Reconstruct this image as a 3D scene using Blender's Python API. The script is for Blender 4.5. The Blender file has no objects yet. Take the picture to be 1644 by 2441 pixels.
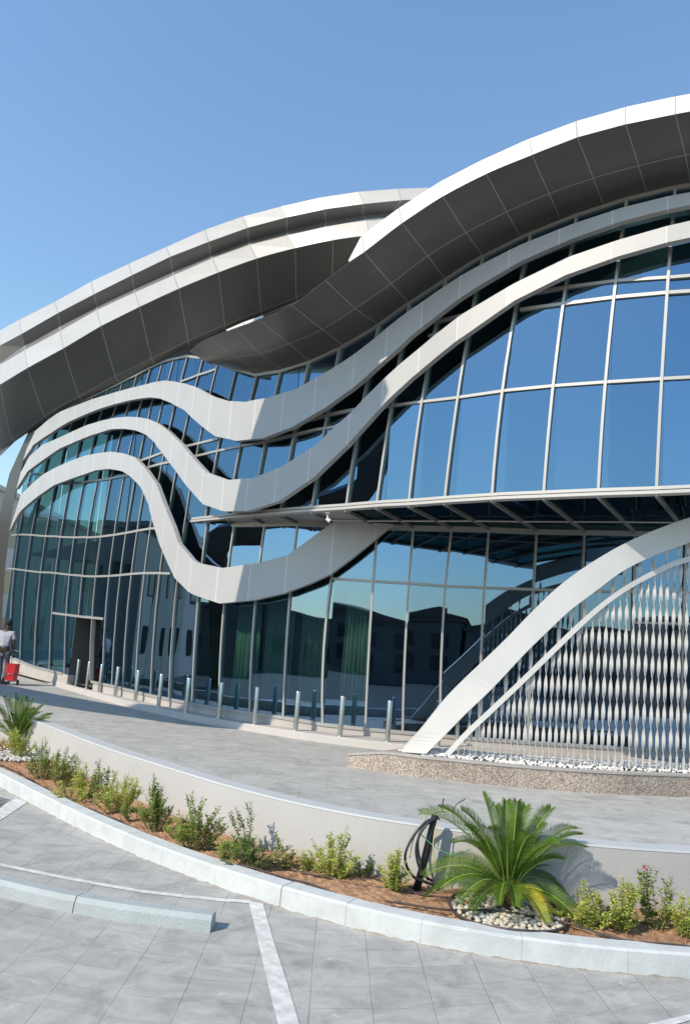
import bpy, math, random
import numpy as np
from mathutils import Vector, Matrix

# ------------------------------------------------------------------ camera, sky, sun
C = bpy.context.scene.collection
SC = bpy.context.scene
F = 1750.0; PITCH = math.radians(7); ROLL = math.radians(4.5); ZC = 2.0
CX = 822.0; CY = 1557.0 - F*math.tan(PITCH)/math.cos(ROLL)
FW = np.array([0, math.cos(PITCH), math.sin(PITCH)])
_r0 = np.array([1., 0, 0]); _u0 = np.cross(_r0, FW)
RT = math.cos(ROLL)*_r0 + math.sin(ROLL)*_u0
UPV = -math.sin(ROLL)*_r0 + math.cos(ROLL)*_u0
cam = bpy.data.cameras.new("camera"); camo = bpy.data.objects.new("camera", cam); C.objects.link(camo)
camo.matrix_world = Matrix(((RT[0], UPV[0], -FW[0], 0), (RT[1], UPV[1], -FW[1], 0), (RT[2], UPV[2], -FW[2], ZC), (0, 0, 0, 1)))
cam.sensor_fit = 'VERTICAL'; cam.sensor_height = 36; cam.lens = F/2441*36
cam.shift_y = (CY-1220.5)/2441; cam.clip_end = 3000; cam.clip_start = 0.05
SC.camera = camo

AZ = math.radians(38); EL = math.radians(40)          # the light travels towards +X and +Y
TOSUN = Vector((-math.cos(AZ)*math.cos(EL), -math.sin(AZ)*math.cos(EL), math.sin(EL)))
w = bpy.data.worlds.new("World"); SC.world = w; w.use_nodes = True
nt = w.node_tree; sky = nt.nodes.new("ShaderNodeTexSky"); sky.sky_type = 'NISHITA'; sky.sun_disc = False
sky.sun_elevation = EL; sky.sun_rotation = math.atan2(TOSUN.x, TOSUN.y)
sky.air_density = 1.7; sky.dust_density = .3; sky.ozone_density = 5.8
nt.links.new(sky.outputs[0], nt.nodes["Background"].inputs[0]); nt.nodes["Background"].inputs[1].default_value = 0.13
sl = bpy.data.lights.new("sun", 'SUN'); sl.energy = 2.95; sl.angle = math.radians(0.5); sl.color = (1, .895, .745)
so = bpy.data.objects.new("sun", sl); C.objects.link(so); so.rotation_euler = TOSUN.to_track_quat('Z', 'Y').to_euler()
SC.view_settings.view_transform = 'Standard'; SC.view_settings.look = 'None'
SC.view_settings.exposure = 0.66; SC.view_settings.gamma = 1
SC.cycles.max_bounces = 8; SC.cycles.transparent_max_bounces = 16; SC.cycles.use_denoising = True
SC.cycles.sample_clamp_indirect = 6; SC.cycles.caustics_reflective = False; SC.cycles.caustics_refractive = False

# ------------------------------------------------------------------ geometry helpers
rnd = random.Random(7)
def ray(x, y): return (x-CX)*RT-(y-CY)*UPV+F*FW
def onz(x, y, z):
    r = ray(x, y); t = (z-ZC)/r[2]; p = t*r; return Vector((p[0], p[1], z))
def ony(x, y, Y):
    r = ray(x, y); p = r*(Y/r[1]); return Vector((p[0], p[1], p[2]+ZC))
def hitp(x, y, pl):
    """ray through a photo point met with a vertical wall standing on plan line pl: (parameter, point)"""
    r = ray(x, y); best = None; n = len(pl)
    for k in range(n-1):
        a = pl[k]; b = pl[k+1]; ex, ey = b[0]-a[0], b[1]-a[1]
        det = -r[0]*ey+ex*r[1]
        if abs(det) < 1e-9: continue
        t = (-a[0]*ey+ex*a[1])/det; u = (r[0]*a[1]-r[1]*a[0])/det
        lo = -1e-6 if k else -60.; hi = 1+1e-6 if k < n-2 else 60.
        if t > 0 and lo <= u <= hi and (best is None or t < best[0]): best = (t, k+u)
    t, s = best
    return s, Vector((t*r[0], t*r[1], ZC+t*r[2]))
def hit(x, y, pl): return hitp(x, y, pl)[1]
def plan(pl, s):
    k = min(max(int(math.floor(s)), 0), len(pl)-2); u = s-k
    return np.array(pl[k])*(1-u)+np.array(pl[k+1])*u
def P3(pl, s, z): p = plan(pl, s); return Vector((p[0], p[1], z))
def nrm(pl, s):
    k = min(max(int(math.floor(s)), 0), len(pl)-2); t = np.array(pl[k+1])-np.array(pl[k]); t = t/np.linalg.norm(t)
    return Vector((t[1], -t[0], 0))
def offset(pl, d):
    out = []; n = len(pl)
    for i in range(n):
        a = pl[max(i-1, 0)]; c = pl[min(i+1, n-1)]; t = np.array(c)-np.array(a); t = t/np.linalg.norm(t)
        dd = d(i) if callable(d) else d
        out.append(np.array(pl[i])+np.array([t[1], -t[0]])*dd)
    return out
def interp(xs, ys, x): return float(np.interp(x, xs, ys))

class G:
    def __init__(s): s.v = []; s.f = []; s.uv = {}
    def add(s, vs, fs, uvs=None):
        o = len(s.v); s.v += [tuple(p) for p in vs]
        for i, f in enumerate(fs):
            if uvs: s.uv[len(s.f)] = [uvs[j] for j in f]
            s.f.append([o+j for j in f])
    def box(s, c, ax, ay, az):
        c = Vector(c); ax, ay, az = Vector(ax), Vector(ay), Vector(az)
        vs = [c+ax*i+ay*j+az*k for k in (-1, 1) for j in (-1, 1) for i in (-1, 1)]
        s.add(vs, [(0, 2, 3, 1), (4, 5, 7, 6), (0, 1, 5, 4), (2, 6, 7, 3), (0, 4, 6, 2), (1, 3, 7, 5)])
    def strip(s, rows, u0=0, us=None, vs_=None):
        n = len(rows[0]); V = []; UV = []
        for j, r in enumerate(rows):
            for i, p in enumerate(r):
                V.append(p); UV.append(((us[i] if us else i)+u0, vs_[j] if vs_ else j))
        Fs = [(j*n+i, j*n+i+1, (j+1)*n+i+1, (j+1)*n+i) for j in range(len(rows)-1) for i in range(n-1)]
        s.add(V, Fs, UV)
    def tube(s, pts, r, n=8, cap=True):
        pts = [Vector(p) for p in pts]; rings = []; ref = None
        for i, p in enumerate(pts):
            t = (pts[min(i+1, len(pts)-1)]-pts[max(i-1, 0)]).normalized()
            if ref is None: ref = Vector((0, 0, 1)) if abs(t.z) < .9 else Vector((1, 0, 0))
            a = (ref-t*ref.dot(t)).normalized(); ref = a; b = t.cross(a)
            rr = r[i] if hasattr(r, '__len__') else r
            rings.append([p+(a*math.cos(2*math.pi*k/n)+b*math.sin(2*math.pi*k/n))*rr for k in range(n)])
        V = [q for R_ in rings for q in R_]; Fs = []
        for i in range(len(pts)-1):
            for k in range(n): Fs.append((i*n+k, i*n+(k+1) % n, (i+1)*n+(k+1) % n, (i+1)*n+k))
        if cap: Fs.append(tuple(reversed(range(n)))); Fs.append(tuple(range((len(pts)-1)*n, len(pts)*n)))
        s.add(V, Fs)
    def sweep(s, pts, sec):
        """sec(i) -> list of offset vectors of a closed section at point i"""
        rings = [[Vector(p)+q for q in sec(i)] for i, p in enumerate(pts)]; n = len(rings[0])
        V = [q for R_ in rings for q in R_]; Fs = []
        for i in range(len(pts)-1):
            for k in range(n): Fs.append((i*n+k, i*n+(k+1) % n, (i+1)*n+(k+1) % n, (i+1)*n+k))
        Fs.append(tuple(reversed(range(n)))); Fs.append(tuple(range((len(pts)-1)*n, len(pts)*n)))
        s.add(V, Fs)
    def build(s, name, mat, parent=None, smooth=False, bevel=0):
        me = bpy.data.meshes.new(name)
        base = Vector((0, 0, 0))
        if parent is None and s.v:
            a = np.array(s.v); base = Vector((float(a[:, 0].mean()), float(a[:, 1].mean()), float(a[:, 2].min())))
        elif parent is not None: base = parent_world(parent)
        me.from_pydata([tuple(Vector(p)-base) for p in s.v], [], s.f)
        if s.uv:
            l = me.uv_layers.new(name="UVMap")
            for p in me.polygons:
                if p.index in s.uv:
                    for li, uvc in zip(p.loop_indices, s.uv[p.index]): l.data[li].uv = uvc
        if smooth:
            for p in me.polygons: p.use_smooth = True
        me.materials.append(mat); me.update()
        o = bpy.data.objects.new(name, me); C.objects.link(o)
        if parent is not None: o.parent = parent
        else: o.location = base
        if bevel:
            m = o.modifiers.new("bevel", 'BEVEL'); m.width = bevel; m.segments = 2; m.limit_method = 'ANGLE'
        return o
def parent_world(p):
    v = Vector((0, 0, 0))
    while p is not None: v = v+p.location; p = p.parent
    return v
def tag(o, label=None, cat=None, group=None, kind=None):
    if label: o['label'] = label
    if cat: o['category'] = cat
    if group: o['group'] = group
    if kind: o['kind'] = kind
    return o
def empty(name, loc, label, cat, group=None):
    o = bpy.data.objects.new(name, None); C.objects.link(o); o.location = loc; o.empty_display_size = .2
    return tag(o, label, cat, group)

# ------------------------------------------------------------------ materials
def mat(name, col, rough=.5, metal=0., spec=.5, var=.0, vscale=3., bump=0., bscale=40., col2=None, stretch=None):
    m = bpy.data.materials.new(name); m.use_nodes = True; t = m.node_tree; N = t.nodes; b = N["Principled BSDF"]
    b.inputs['Base Color'].default_value = (*col, 1); b.inputs['Roughness'].default_value = rough
    b.inputs['Metallic'].default_value = metal; b.inputs['Specular IOR Level'].default_value = spec
    tc = N.new("ShaderNodeTexCoord"); out = tc.outputs['Object']
    if stretch:
        mp = N.new("ShaderNodeMapping"); mp.inputs['Scale'].default_value = stretch; t.links.new(out, mp.inputs[0]); out = mp.outputs[0]
    if var or col2:
        n = N.new("ShaderNodeTexNoise"); n.inputs['Scale'].default_value = vscale; n.inputs['Detail'].default_value = 6; n.inputs['Roughness'].default_value = .6
        t.links.new(out, n.inputs['Vector'])
        r = N.new("ShaderNodeValToRGB"); r.color_ramp.elements[0].position = .35; r.color_ramp.elements[1].position = .65
        c2 = col2 or tuple(c*(1-var) for c in col)
        r.color_ramp.elements[0].color = (*c2, 1); r.color_ramp.elements[1].color = (*col, 1)
        t.links.new(n.outputs[0], r.inputs[0]); t.links.new(r.outputs[0], b.inputs['Base Color'])
    if bump:
        n = N.new("ShaderNodeTexNoise"); n.inputs['Scale'].default_value = bscale; n.inputs['Detail'].default_value = 5
        t.links.new(out, n.inputs['Vector']); bp = N.new("ShaderNodeBump"); bp.inputs['Strength'].default_value = bump; bp.inputs['Distance'].default_value = .01
        t.links.new(n.outputs[0], bp.inputs['Height']); t.links.new(bp.outputs[0], b.inputs['Normal'])
    return m
def panel(name, col, joint, rough=.35, wu=.012, wv=.0, metal=0., spec=.5, var=.06):
    """sheet metal panels, joint lines where the UV crosses whole numbers"""
    m = mat(name, col, rough, metal, spec); t = m.node_tree; N = t.nodes; L = t.links; b = N["Principled BSDF"]
    uv = N.new("ShaderNodeUVMap"); sp = N.new("ShaderNodeSeparateXYZ"); L.new(uv.outputs[0], sp.inputs[0])
    def line(sock, wd):
        f = N.new("ShaderNodeMath"); f.operation = 'PINGPONG'; f.inputs[1].default_value = .5; L.new(sock, f.inputs[0])
        g = N.new("ShaderNodeMath"); g.operation = 'LESS_THAN'; g.inputs[1].default_value = wd; L.new(f.outputs[0], g.inputs[0]); return g.outputs[0]
    a = line(sp.outputs[0], wu)
    if wv:
        c = line(sp.outputs[1], wv); mx = N.new("ShaderNodeMath"); mx.operation = 'MAXIMUM'; L.new(a, mx.inputs[0]); L.new(c, mx.inputs[1]); a = mx.outputs[0]
    # panel to panel variation
    fl = N.new("ShaderNodeVectorMath"); fl.operation = 'FLOOR'; L.new(uv.outputs[0], fl.inputs[0])
    wn = N.new("ShaderNodeTexWhiteNoise"); L.new(fl.outputs[0], wn.inputs[0])
    mr = N.new("ShaderNodeMapRange"); mr.inputs[3].default_value = 1-var; mr.inputs[4].default_value = 1; L.new(wn.outputs[0], mr.inputs[0])
    nz = N.new("ShaderNodeTexNoise"); nz.inputs['Scale'].default_value = 1.3; nz.inputs['Detail'].default_value = 5
    tc = N.new("ShaderNodeTexCoord"); L.new(tc.outputs['Object'], nz.inputs['Vector'])
    m2 = N.new("ShaderNodeMapRange"); m2.inputs[1].default_value = .3; m2.inputs[2].default_value = .7; m2.inputs[3].default_value = 1-var; m2.inputs[4].default_value = 1; L.new(nz.outputs[0], m2.inputs[0])
    mu0 = N.new("ShaderNodeMath"); mu0.operation = 'MULTIPLY'; L.new(mr.outputs[0], mu0.inputs[0]); L.new(m2.outputs[0], mu0.inputs[1])
    mp = N.new("ShaderNodeMapping"); mp.inputs['Scale'].default_value = (9, 9, .9); L.new(tc.outputs['Object'], mp.inputs[0])
    ns = N.new("ShaderNodeTexNoise"); ns.inputs['Scale'].default_value = 1.; ns.inputs['Detail'].default_value = 6; L.new(mp.outputs[0], ns.inputs['Vector'])
    m4 = N.new("ShaderNodeMapRange"); m4.inputs[1].default_value = .5; m4.inputs[2].default_value = .78; m4.inputs[3].default_value = 1; m4.inputs[4].default_value = .95; L.new(ns.outputs[0], m4.inputs[0])
    mu = N.new("ShaderNodeMath"); mu.operation = 'MULTIPLY'; L.new(mu0.outputs[0], mu.inputs[0]); L.new(m4.outputs[0], mu.inputs[1])
    sc = N.new("ShaderNodeVectorMath"); sc.operation = 'SCALE'; sc.inputs[0].default_value = col; L.new(mu.outputs[0], sc.inputs['Scale'])
    mix = N.new("ShaderNodeMix"); mix.data_type = 'RGBA'; L.new(a, mix.inputs[0]); L.new(sc.outputs[0], mix.inputs[6]); mix.inputs[7].default_value = (*joint, 1)
    L.new(mix.outputs[2], b.inputs['Base Color'])
    return m
def glass(name, refl, trans, rough=.01, warp=.012):
    m = bpy.data.materials.new(name); m.use_nodes = True; t = m.node_tree; N = t.nodes; L = t.links
    N.remove(N["Principled BSDF"])
    g = N.new("ShaderNodeBsdfGlossy"); g.inputs[0].default_value = (*refl, 1); g.inputs['Roughness'].default_value = rough
    tr = N.new("ShaderNodeBsdfTransparent"); tr.inputs[0].default_value = (*trans, 1)
    ad = N.new("ShaderNodeAddShader"); L.new(g.outputs[0], ad.inputs[0]); L.new(tr.outputs[0], ad.inputs[1])
    L.new(ad.outputs[0], N["Material Output"].inputs[0])
    oi = N.new("ShaderNodeObjectInfo"); mr = N.new("ShaderNodeMapRange"); mr.inputs[3].default_value = .90; mr.inputs[4].default_value = 1.10; L.new(oi.outputs['Random'], mr.inputs[0])
    sc = N.new("ShaderNodeVectorMath"); sc.operation = 'SCALE'; sc.inputs[0].default_value = refl; L.new(mr.outputs[0], sc.inputs['Scale']); L.new(sc.outputs[0], g.inputs[0])
    tc = N.new("ShaderNodeTexCoord"); nz = N.new("ShaderNodeTexNoise"); nz.inputs['Scale'].default_value = .55; nz.inputs['Detail'].default_value = 1
    L.new(tc.outputs['Object'], nz.inputs['Vector']); bp = N.new("ShaderNodeBump"); bp.inputs['Strength'].default_value = 1.; bp.inputs['Distance'].default_value = warp
    L.new(nz.outputs[0], bp.inputs['Height']); L.new(bp.outputs[0], g.inputs['Normal'])
    return m
M_band = panel("pale_grey_panel", (.475, .472, .465), (.66, .66, .65), .38, .010, spec=.5)
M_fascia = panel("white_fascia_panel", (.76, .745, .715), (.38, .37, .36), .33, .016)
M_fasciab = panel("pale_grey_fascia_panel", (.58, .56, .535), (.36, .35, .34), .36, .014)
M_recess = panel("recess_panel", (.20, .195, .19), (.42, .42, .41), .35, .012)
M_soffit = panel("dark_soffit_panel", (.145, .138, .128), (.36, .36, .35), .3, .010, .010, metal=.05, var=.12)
M_alu = mat("aluminium_frame", (.43, .415, .39), .38, .25)
M_ledge = mat("ledge_metal", (.50, .48, .45), .4, .2)
M_glass = glass("blue_mirror_glass", (.122, .208, .292), (.10, .20, .18), warp=.006)
M_glassl = glass("teal_mirror_glass", (.158, .262, .392), (.15, .25, .22), warp=.006)
M_glassd = glass("dark_soffit_glass", (.08, .13, .15), (.05, .1, .1), warp=.003)
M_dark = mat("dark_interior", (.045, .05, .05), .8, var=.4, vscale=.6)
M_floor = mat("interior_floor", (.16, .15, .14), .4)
M_sill = mat("beige_sill_stone", (.50, .455, .41), .6, var=.08, vscale=2, bump=.1)
M_white = mat("white_satin_paint", (.70, .68, .64), .38, var=.05, vscale=2.5, bump=.04, bscale=120)
M_steel = mat("brushed_steel", (.62, .63, .61), .28, .9, var=.15, vscale=6, stretch=(1, 1, .05), bump=.05, bscale=200)
M_bar = mat("twisted_bar_metal", (.56, .545, .52), .4, .08, var=.08, vscale=8)
M_black = mat("black_plastic", (.018, .018, .02), .4, var=.3, vscale=10)
M_hose = mat("dusty_black_hose", (.03, .026, .028), .55, col2=(.09, .065, .055), vscale=9)
M_render = mat("white_render_wall", (.495, .48, .46), .85, var=.06, vscale=1.2, bump=.22, bscale=60)
M_cap = mat("wall_cap_paint", (.47, .48, .475), .7, var=.05, vscale=2)
M_kerb = mat("painted_kerb", (.585, .61, .595), .62, var=.16, vscale=5, bump=.25, bscale=45)
M_stop = mat("painted_concrete_stop", (.385, .42, .415), .65, var=.12, vscale=4, bump=.5, bscale=60)
M_kerb2 = mat("pavement_kerb_stone", (.52, .485, .445), .7, var=.07, vscale=2, bump=.1)
M_line = mat("worn_white_road_paint", (.72, .71, .67), .6, var=.32, vscale=11, bump=.3, bscale=90)
M_trunkp = mat("palm_trunk", (.10, .04, .025), .9, col2=(.22, .12, .06), vscale=30, bump=1, bscale=60)
M_stone = mat("river_pebble", (.60, .55, .42), .45, col2=(.46, .40, .29), vscale=4)
M_gravel = mat("white_gravel", (.80, .78, .74), .6)
M_bark = mat("shrub_stem", (.30, .27, .12), .8)
def leafmat(name, c1, c2, trans=.45, scale=12):
    m = mat(name, c1, .5, spec=.22, col2=c2, vscale=scale); t = m.node_tree; N = t.nodes; b = N["Principled BSDF"]
    tl = N.new("ShaderNodeBsdfTranslucent"); mx = N.new("ShaderNodeMixShader"); mx.inputs[0].default_value = trans
    src = b.inputs['Base Color'].links[0].from_socket; t.links.new(src, tl.inputs[0])
    t.links.new(b.outputs[0], mx.inputs[1]); t.links.new(tl.outputs[0], mx.inputs[2]); t.links.new(mx.outputs[0], N["Material Output"].inputs[0])
    return m
M_leafg = leafmat("shrub_leaf_green", (.40, .48, .10), (.15, .24, .05))
M_leafy = leafmat("shrub_leaf_yellow_green", (.74, .72, .20), (.36, .48, .09))
M_leafd = leafmat("shrub_leaf_dark", (.24, .35, .09), (.10, .18, .05))
M_frond = leafmat("palm_frond", (.15, .25, .03), (.05, .11, .012), .35, 5)
M_frondy = leafmat("palm_frond_yellowing", (.50, .42, .03), (.09, .19, .02), .3, 4)
M_rachis = mat("palm_midrib", (.32, .40, .08), .5)

def paver(name, base, dark, su, sv, k, x0, line, lw, off=0.):
    m = bpy.data.materials.new(name); m.use_nodes = True; t = m.node_tree; N = t.nodes; L = t.links; b = N["Principled BSDF"]; b.inputs['Roughness'].default_value = .85; b.inputs['Specular IOR Level'].default_value = .2
    g = N.new("ShaderNodeNewGeometry"); sp = N.new("ShaderNodeSeparateXYZ"); L.new(g.outputs['Position'], sp.inputs[0])
    def mth(op, a, c=None, d=None):
        n = N.new("ShaderNodeMath"); n.operation = op
        for i, q in enumerate((a, c, d)):
            if q is None: continue
            if isinstance(q, (int, float)): n.inputs[i].default_value = q
            else: L.new(q, n.inputs[i])
        return n.outputs[0]
    dx = mth('SUBTRACT', sp.outputs[0], x0); v = mth('SUBTRACT', sp.outputs[1], mth('MULTIPLY', mth('MULTIPLY', dx, dx), k))
    wob = N.new("ShaderNodeTexNoise"); wob.inputs['Scale'].default_value = 2.5; L.new(g.outputs['Position'], wob.inputs['Vector'])
    wb = mth('MULTIPLY', mth('SUBTRACT', wob.outputs[0], .5), .018)
    cv = N.new("ShaderNodeCombineXYZ"); L.new(mth('DIVIDE', mth('ADD', sp.outputs[0], wb), su), cv.inputs[0]); L.new(mth('DIVIDE', mth('ADD', v, wb), sv), cv.inputs[1])
    br = N.new("ShaderNodeTexBrick"); br.offset = off; br.inputs['Scale'].default_value = 1; br.inputs['Brick Width'].default_value = 1; br.inputs['Row Height'].default_value = 1
    br.inputs['Mortar Size'].default_value = lw; br.inputs['Mortar Smooth'].default_value = .6; br.inputs['Bias'].default_value = -.2
    br.inputs['Color1'].default_value = (1, 1, 1, 1); br.inputs['Color2'].default_value = (.84, .84, .845, 1); br.inputs['Mortar'].default_value = (*[line]*3, 1)
    L.new(cv.outputs[0], br.inputs['Vector'])
    mp = N.new("ShaderNodeMapping"); mp.inputs['Scale'].default_value = (1.5, 2.0, 1); L.new(g.outputs['Position'], mp.inputs[0])
    n1 = N.new("ShaderNodeTexNoise"); n1.inputs['Scale'].default_value = 1.9; n1.inputs['Detail'].default_value = 10; n1.inputs['Roughness'].default_value = .66; n1.inputs['Distortion'].default_value = 1.1; L.new(mp.outputs[0], n1.inputs['Vector'])
    r = N.new("ShaderNodeValToRGB"); r.color_ramp.elements[0].position = .32; r.color_ramp.elements[1].position = .66
    r.color_ramp.elements[0].color = (*dark, 1); r.color_ramp.elements[1].color = (*base, 1); L.new(n1.outputs[0], r.inputs[0])
    n3 = N.new("ShaderNodeTexNoise"); n3.inputs['Scale'].default_value = 1.1; n3.inputs['Detail'].default_value = 3; L.new(g.outputs['Position'], n3.inputs['Vector'])
    # joints fade in and out along their length
    fade = N.new("ShaderNodeMapRange"); fade.inputs[1].default_value = .35; fade.inputs[2].default_value = .62; fade.inputs[3].default_value = .15; fade.inputs[4].default_value = .95; L.new(n3.outputs[0], fade.inputs[0])
    mx = N.new("ShaderNodeMix"); mx.data_type = 'RGBA'; mx.blend_type = 'MULTIPLY'; L.new(fade.outputs[0], mx.inputs[0]); L.new(r.outputs[0], mx.inputs[6]); L.new(br.outputs[0], mx.inputs[7])
    # pale scuffs
    n4 = N.new("ShaderNodeTexNoise"); n4.inputs['Scale'].default_value = 9; n4.inputs['Detail'].default_value = 6; n4.inputs['Distortion'].default_value = 1.; L.new(mp.outputs[0], n4.inputs['Vector'])
    sf = N.new("ShaderNodeMapRange"); sf.inputs[1].default_value = .64; sf.inputs[2].default_value = .78; sf.inputs[3].default_value = 0; sf.inputs[4].default_value = .55; L.new(n4.outputs[0], sf.inputs[0])
    m3 = N.new("ShaderNodeMix"); m3.data_type = 'RGBA'; L.new(sf.outputs[0], m3.inputs[0]); L.new(mx.outputs[2], m3.inputs[6]); m3.inputs[7].default_value = (.6, .6, .58, 1)
    n5 = N.new("ShaderNodeTexNoise"); n5.inputs['Scale'].default_value = 3.1; n5.inputs['Detail'].default_value = 4; n5.inputs['Distortion'].default_value = .4; L.new(g.outputs['Position'], n5.inputs['Vector'])
    st = N.new("ShaderNodeMapRange"); st.inputs[1].default_value = .58; st.inputs[2].default_value = .72; st.inputs[3].default_value = 1; st.inputs[4].default_value = .80; L.new(n5.outputs[0], st.inputs[0])
    s5 = N.new("ShaderNodeVectorMath"); s5.operation = 'SCALE'; L.new(m3.outputs[2], s5.inputs[0]); L.new(st.outputs[0], s5.inputs['Scale'])
    L.new(s5.outputs[0], b.inputs['Base Color'])
    n2 = N.new("ShaderNodeTexNoise"); n2.inputs['Scale'].default_value = 22; n2.inputs['Detail'].default_value = 7; L.new(g.outputs['Position'], n2.inputs['Vector'])
    h = mth('ADD', mth('MULTIPLY', br.outputs[1], -1.2), n2.outputs[0]); bp = N.new("ShaderNodeBump"); bp.inputs['Strength'].default_value = .35; bp.inputs['Distance'].default_value = .008
    L.new(h, bp.inputs['Height']); L.new(bp.outputs[0], b.inputs['Normal'])
    return m
M_road = paver("stamped_concrete_paving", (.455, .445, .41), (.30, .295, .278), .36, .275, .105, -.5, .70, .018)
M_terr = paver("grey_terrace_paving", (.48, .47, .435), (.33, .326, .305), .60, .60, .02, 0, .85, .012, .5)
M_pave = mat("pale_walkway_paving", (.46, .43, .40), .7, var=.1, vscale=2)
def soilmat():
    m = mat("red_clay_soil", (.41, .245, .14), .95, col2=(.20, .10, .055), vscale=16, bump=1, bscale=70)
    return m
M_soil = soilmat()
def granite():
    m = mat("speckled_granite", (.35, .30, .25), .55); t = m.node_tree; N = t.nodes; L = t.links
    tc = N.new("ShaderNodeTexCoord"); v = N.new("ShaderNodeTexVoronoi"); v.inputs['Scale'].default_value = 95; L.new(tc.outputs['Object'], v.inputs['Vector'])
    sp = N.new("ShaderNodeSeparateColor"); L.new(v.outputs['Color'], sp.inputs[0])
    r = N.new("ShaderNodeValToRGB"); r.color_ramp.elements[0].position = 0; r.color_ramp.elements[0].color = (.15, .11, .09, 1); r.color_ramp.elements[1].position = 1; r.color_ramp.elements[1].color = (.62, .55, .47, 1)
    e = r.color_ramp.elements.new(.5); e.color = (.36, .29, .225, 1); L.new(sp.outputs[0], r.inputs[0])
    n = N.new("ShaderNodeTexNoise"); n.inputs['Scale'].default_value = 1.1; L.new(tc.outputs['Object'], n.inputs['Vector'])
    mr = N.new("ShaderNodeMapRange"); mr.inputs[1].default_value = .35; mr.inputs[2].default_value = .65; mr.inputs[3].default_value = .82; mr.inputs[4].default_value = 1.12; L.new(n.outputs[0], mr.inputs[0])
    s = N.new("ShaderNodeVectorMath"); s.operation = 'SCALE'; L.new(r.outputs[0], s.inputs[0]); L.new(mr.outputs[0], s.inputs['Scale'])
    L.new(s.outputs[0], N["Principled BSDF"].inputs['Base Color']); return m
M_granite = granite()

t = M_kerb.node_tree; N = t.nodes; L = t.links; b = N["Principled BSDF"]; b.inputs['Specular IOR Level'].default_value = .25
src = b.inputs['Base Color'].links[0].from_socket; ge = N.new("ShaderNodeNewGeometry"); sp = N.new("ShaderNodeSeparateXYZ"); L.new(ge.outputs['Position'], sp.inputs[0])
nz = N.new("ShaderNodeTexNoise"); nz.inputs['Scale'].default_value = 9; nz.inputs['Detail'].default_value = 6; L.new(ge.outputs['Position'], nz.inputs['Vector'])
mh = N.new("ShaderNodeMath"); mh.operation = 'MULTIPLY_ADD'; mh.inputs[1].default_value = .05; mh.inputs[2].default_value = -.018; L.new(nz.outputs[0], mh.inputs[0])
lt = N.new("ShaderNodeMath"); lt.operation = 'LESS_THAN'; L.new(sp.outputs[2], lt.inputs[0]); L.new(mh.outputs[0], lt.inputs[1])
mx = N.new("ShaderNodeMix"); mx.data_type = 'RGBA'; L.new(lt.outputs[0], mx.inputs[0]); L.new(src, mx.inputs[6]); mx.inputs[7].default_value = (.36, .31, .25, 1); L.new(mx.outputs[2], b.inputs['Base Color'])
t = M_render.node_tree; N = t.nodes; L = t.links; b = N["Principled BSDF"]; b.inputs['Specular IOR Level'].default_value = .2
src = b.inputs['Base Color'].links[0].from_socket; ge = N.new("ShaderNodeNewGeometry"); sp = N.new("ShaderNodeSeparateXYZ"); L.new(ge.outputs['Position'], sp.inputs[0])
nz = N.new("ShaderNodeTexNoise"); nz.inputs['Scale'].default_value = 5; nz.inputs['Detail'].default_value = 8; L.new(ge.outputs['Position'], nz.inputs['Vector'])
ma = N.new("ShaderNodeMath"); ma.operation = 'MULTIPLY_ADD'; ma.inputs[1].default_value = -.22; L.new(nz.outputs[0], ma.inputs[0]); L.new(sp.outputs[2], ma.inputs[2])
mr = N.new("ShaderNodeMapRange"); mr.inputs[1].default_value = .0; mr.inputs[2].default_value = .10; mr.inputs[3].default_value = .5; mr.inputs[4].default_value = 0; L.new(ma.outputs[0], mr.inputs[0])
mx = N.new("ShaderNodeMix"); mx.data_type = 'RGBA'; L.new(mr.outputs[0], mx.inputs[0]); L.new(src, mx.inputs[6]); mx.inputs[7].default_value = (.40, .27, .18, 1); L.new(mx.outputs[2], b.inputs['Base Color'])
# ------------------------------------------------------------------ setting: road, bed, terrace
def resample(pts, step):
    out = [Vector(pts[0])]
    for a, b in zip(pts[:-1], pts[1:]):
        a, b = Vector(a), Vector(b); n = max(1, int((b-a).length/step))
        out += [a.lerp(b, (i+1)/n) for i in range(n)]
    return out
def smooth_line(pts, step=.15, it=3):
    p = resample(pts, step)
    for _ in range(it*4):
        p = [p[0]]+[(p[i-1]+p[i]*2+p[i+1])/4 for i in range(1, len(p)-1)]+[p[-1]]
    return p
KB = [(-560, 1640), (-260, 1752), (0, 1876), (48, 1903), (96, 1930), (166, 1966), (204, 1986), (255, 2010), (319, 2039), (383, 2066), (511, 2114), (653, 2162), (760, 2194), (878, 2227), (1014, 2259), (1237, 2296), (1489, 2326), (1644, 2337), (1900, 2345), (2300, 2340)]
kerbline = smooth_line([onz(x, y, 0) for x, y in KB])
def side(line, i):
    t = (line[min(i+1, len(line)-1)]-line[max(i-1, 0)]); t.z = 0; t.normalize(); return Vector((-t.y, t.x, 0))   # away from the camera
def offl(line, d, z=None):
    o = [line[i]+side(line, i)*d for i in range(len(line))]
    return [Vector((p.x, p.y, z if z is not None else p.z)) for p in o]
WB = [(-560, 1520), (-300, 1590), (-120, 1650), (0, 1692), (85, 1718), (153, 1744), (223, 1771), (287, 1794), (367, 1818), (430, 1838), (500, 1860), (545, 1873), (679, 1908), (783, 1930), (897, 1951), (1000, 1967), (1200, 1993), (1403, 2014), (1644, 2031), (1900, 2040), (2300, 2042)]
wallline = smooth_line([onz(x, y, .6) for x, y in WB])
g = G(); g.add([(-400, -400, 0), (400, -400, 0), (400, 400, 0), (-400, 400, 0)], [(0, 1, 2, 3)])
tag(g.build("road", M_road), kind='structure')
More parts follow.
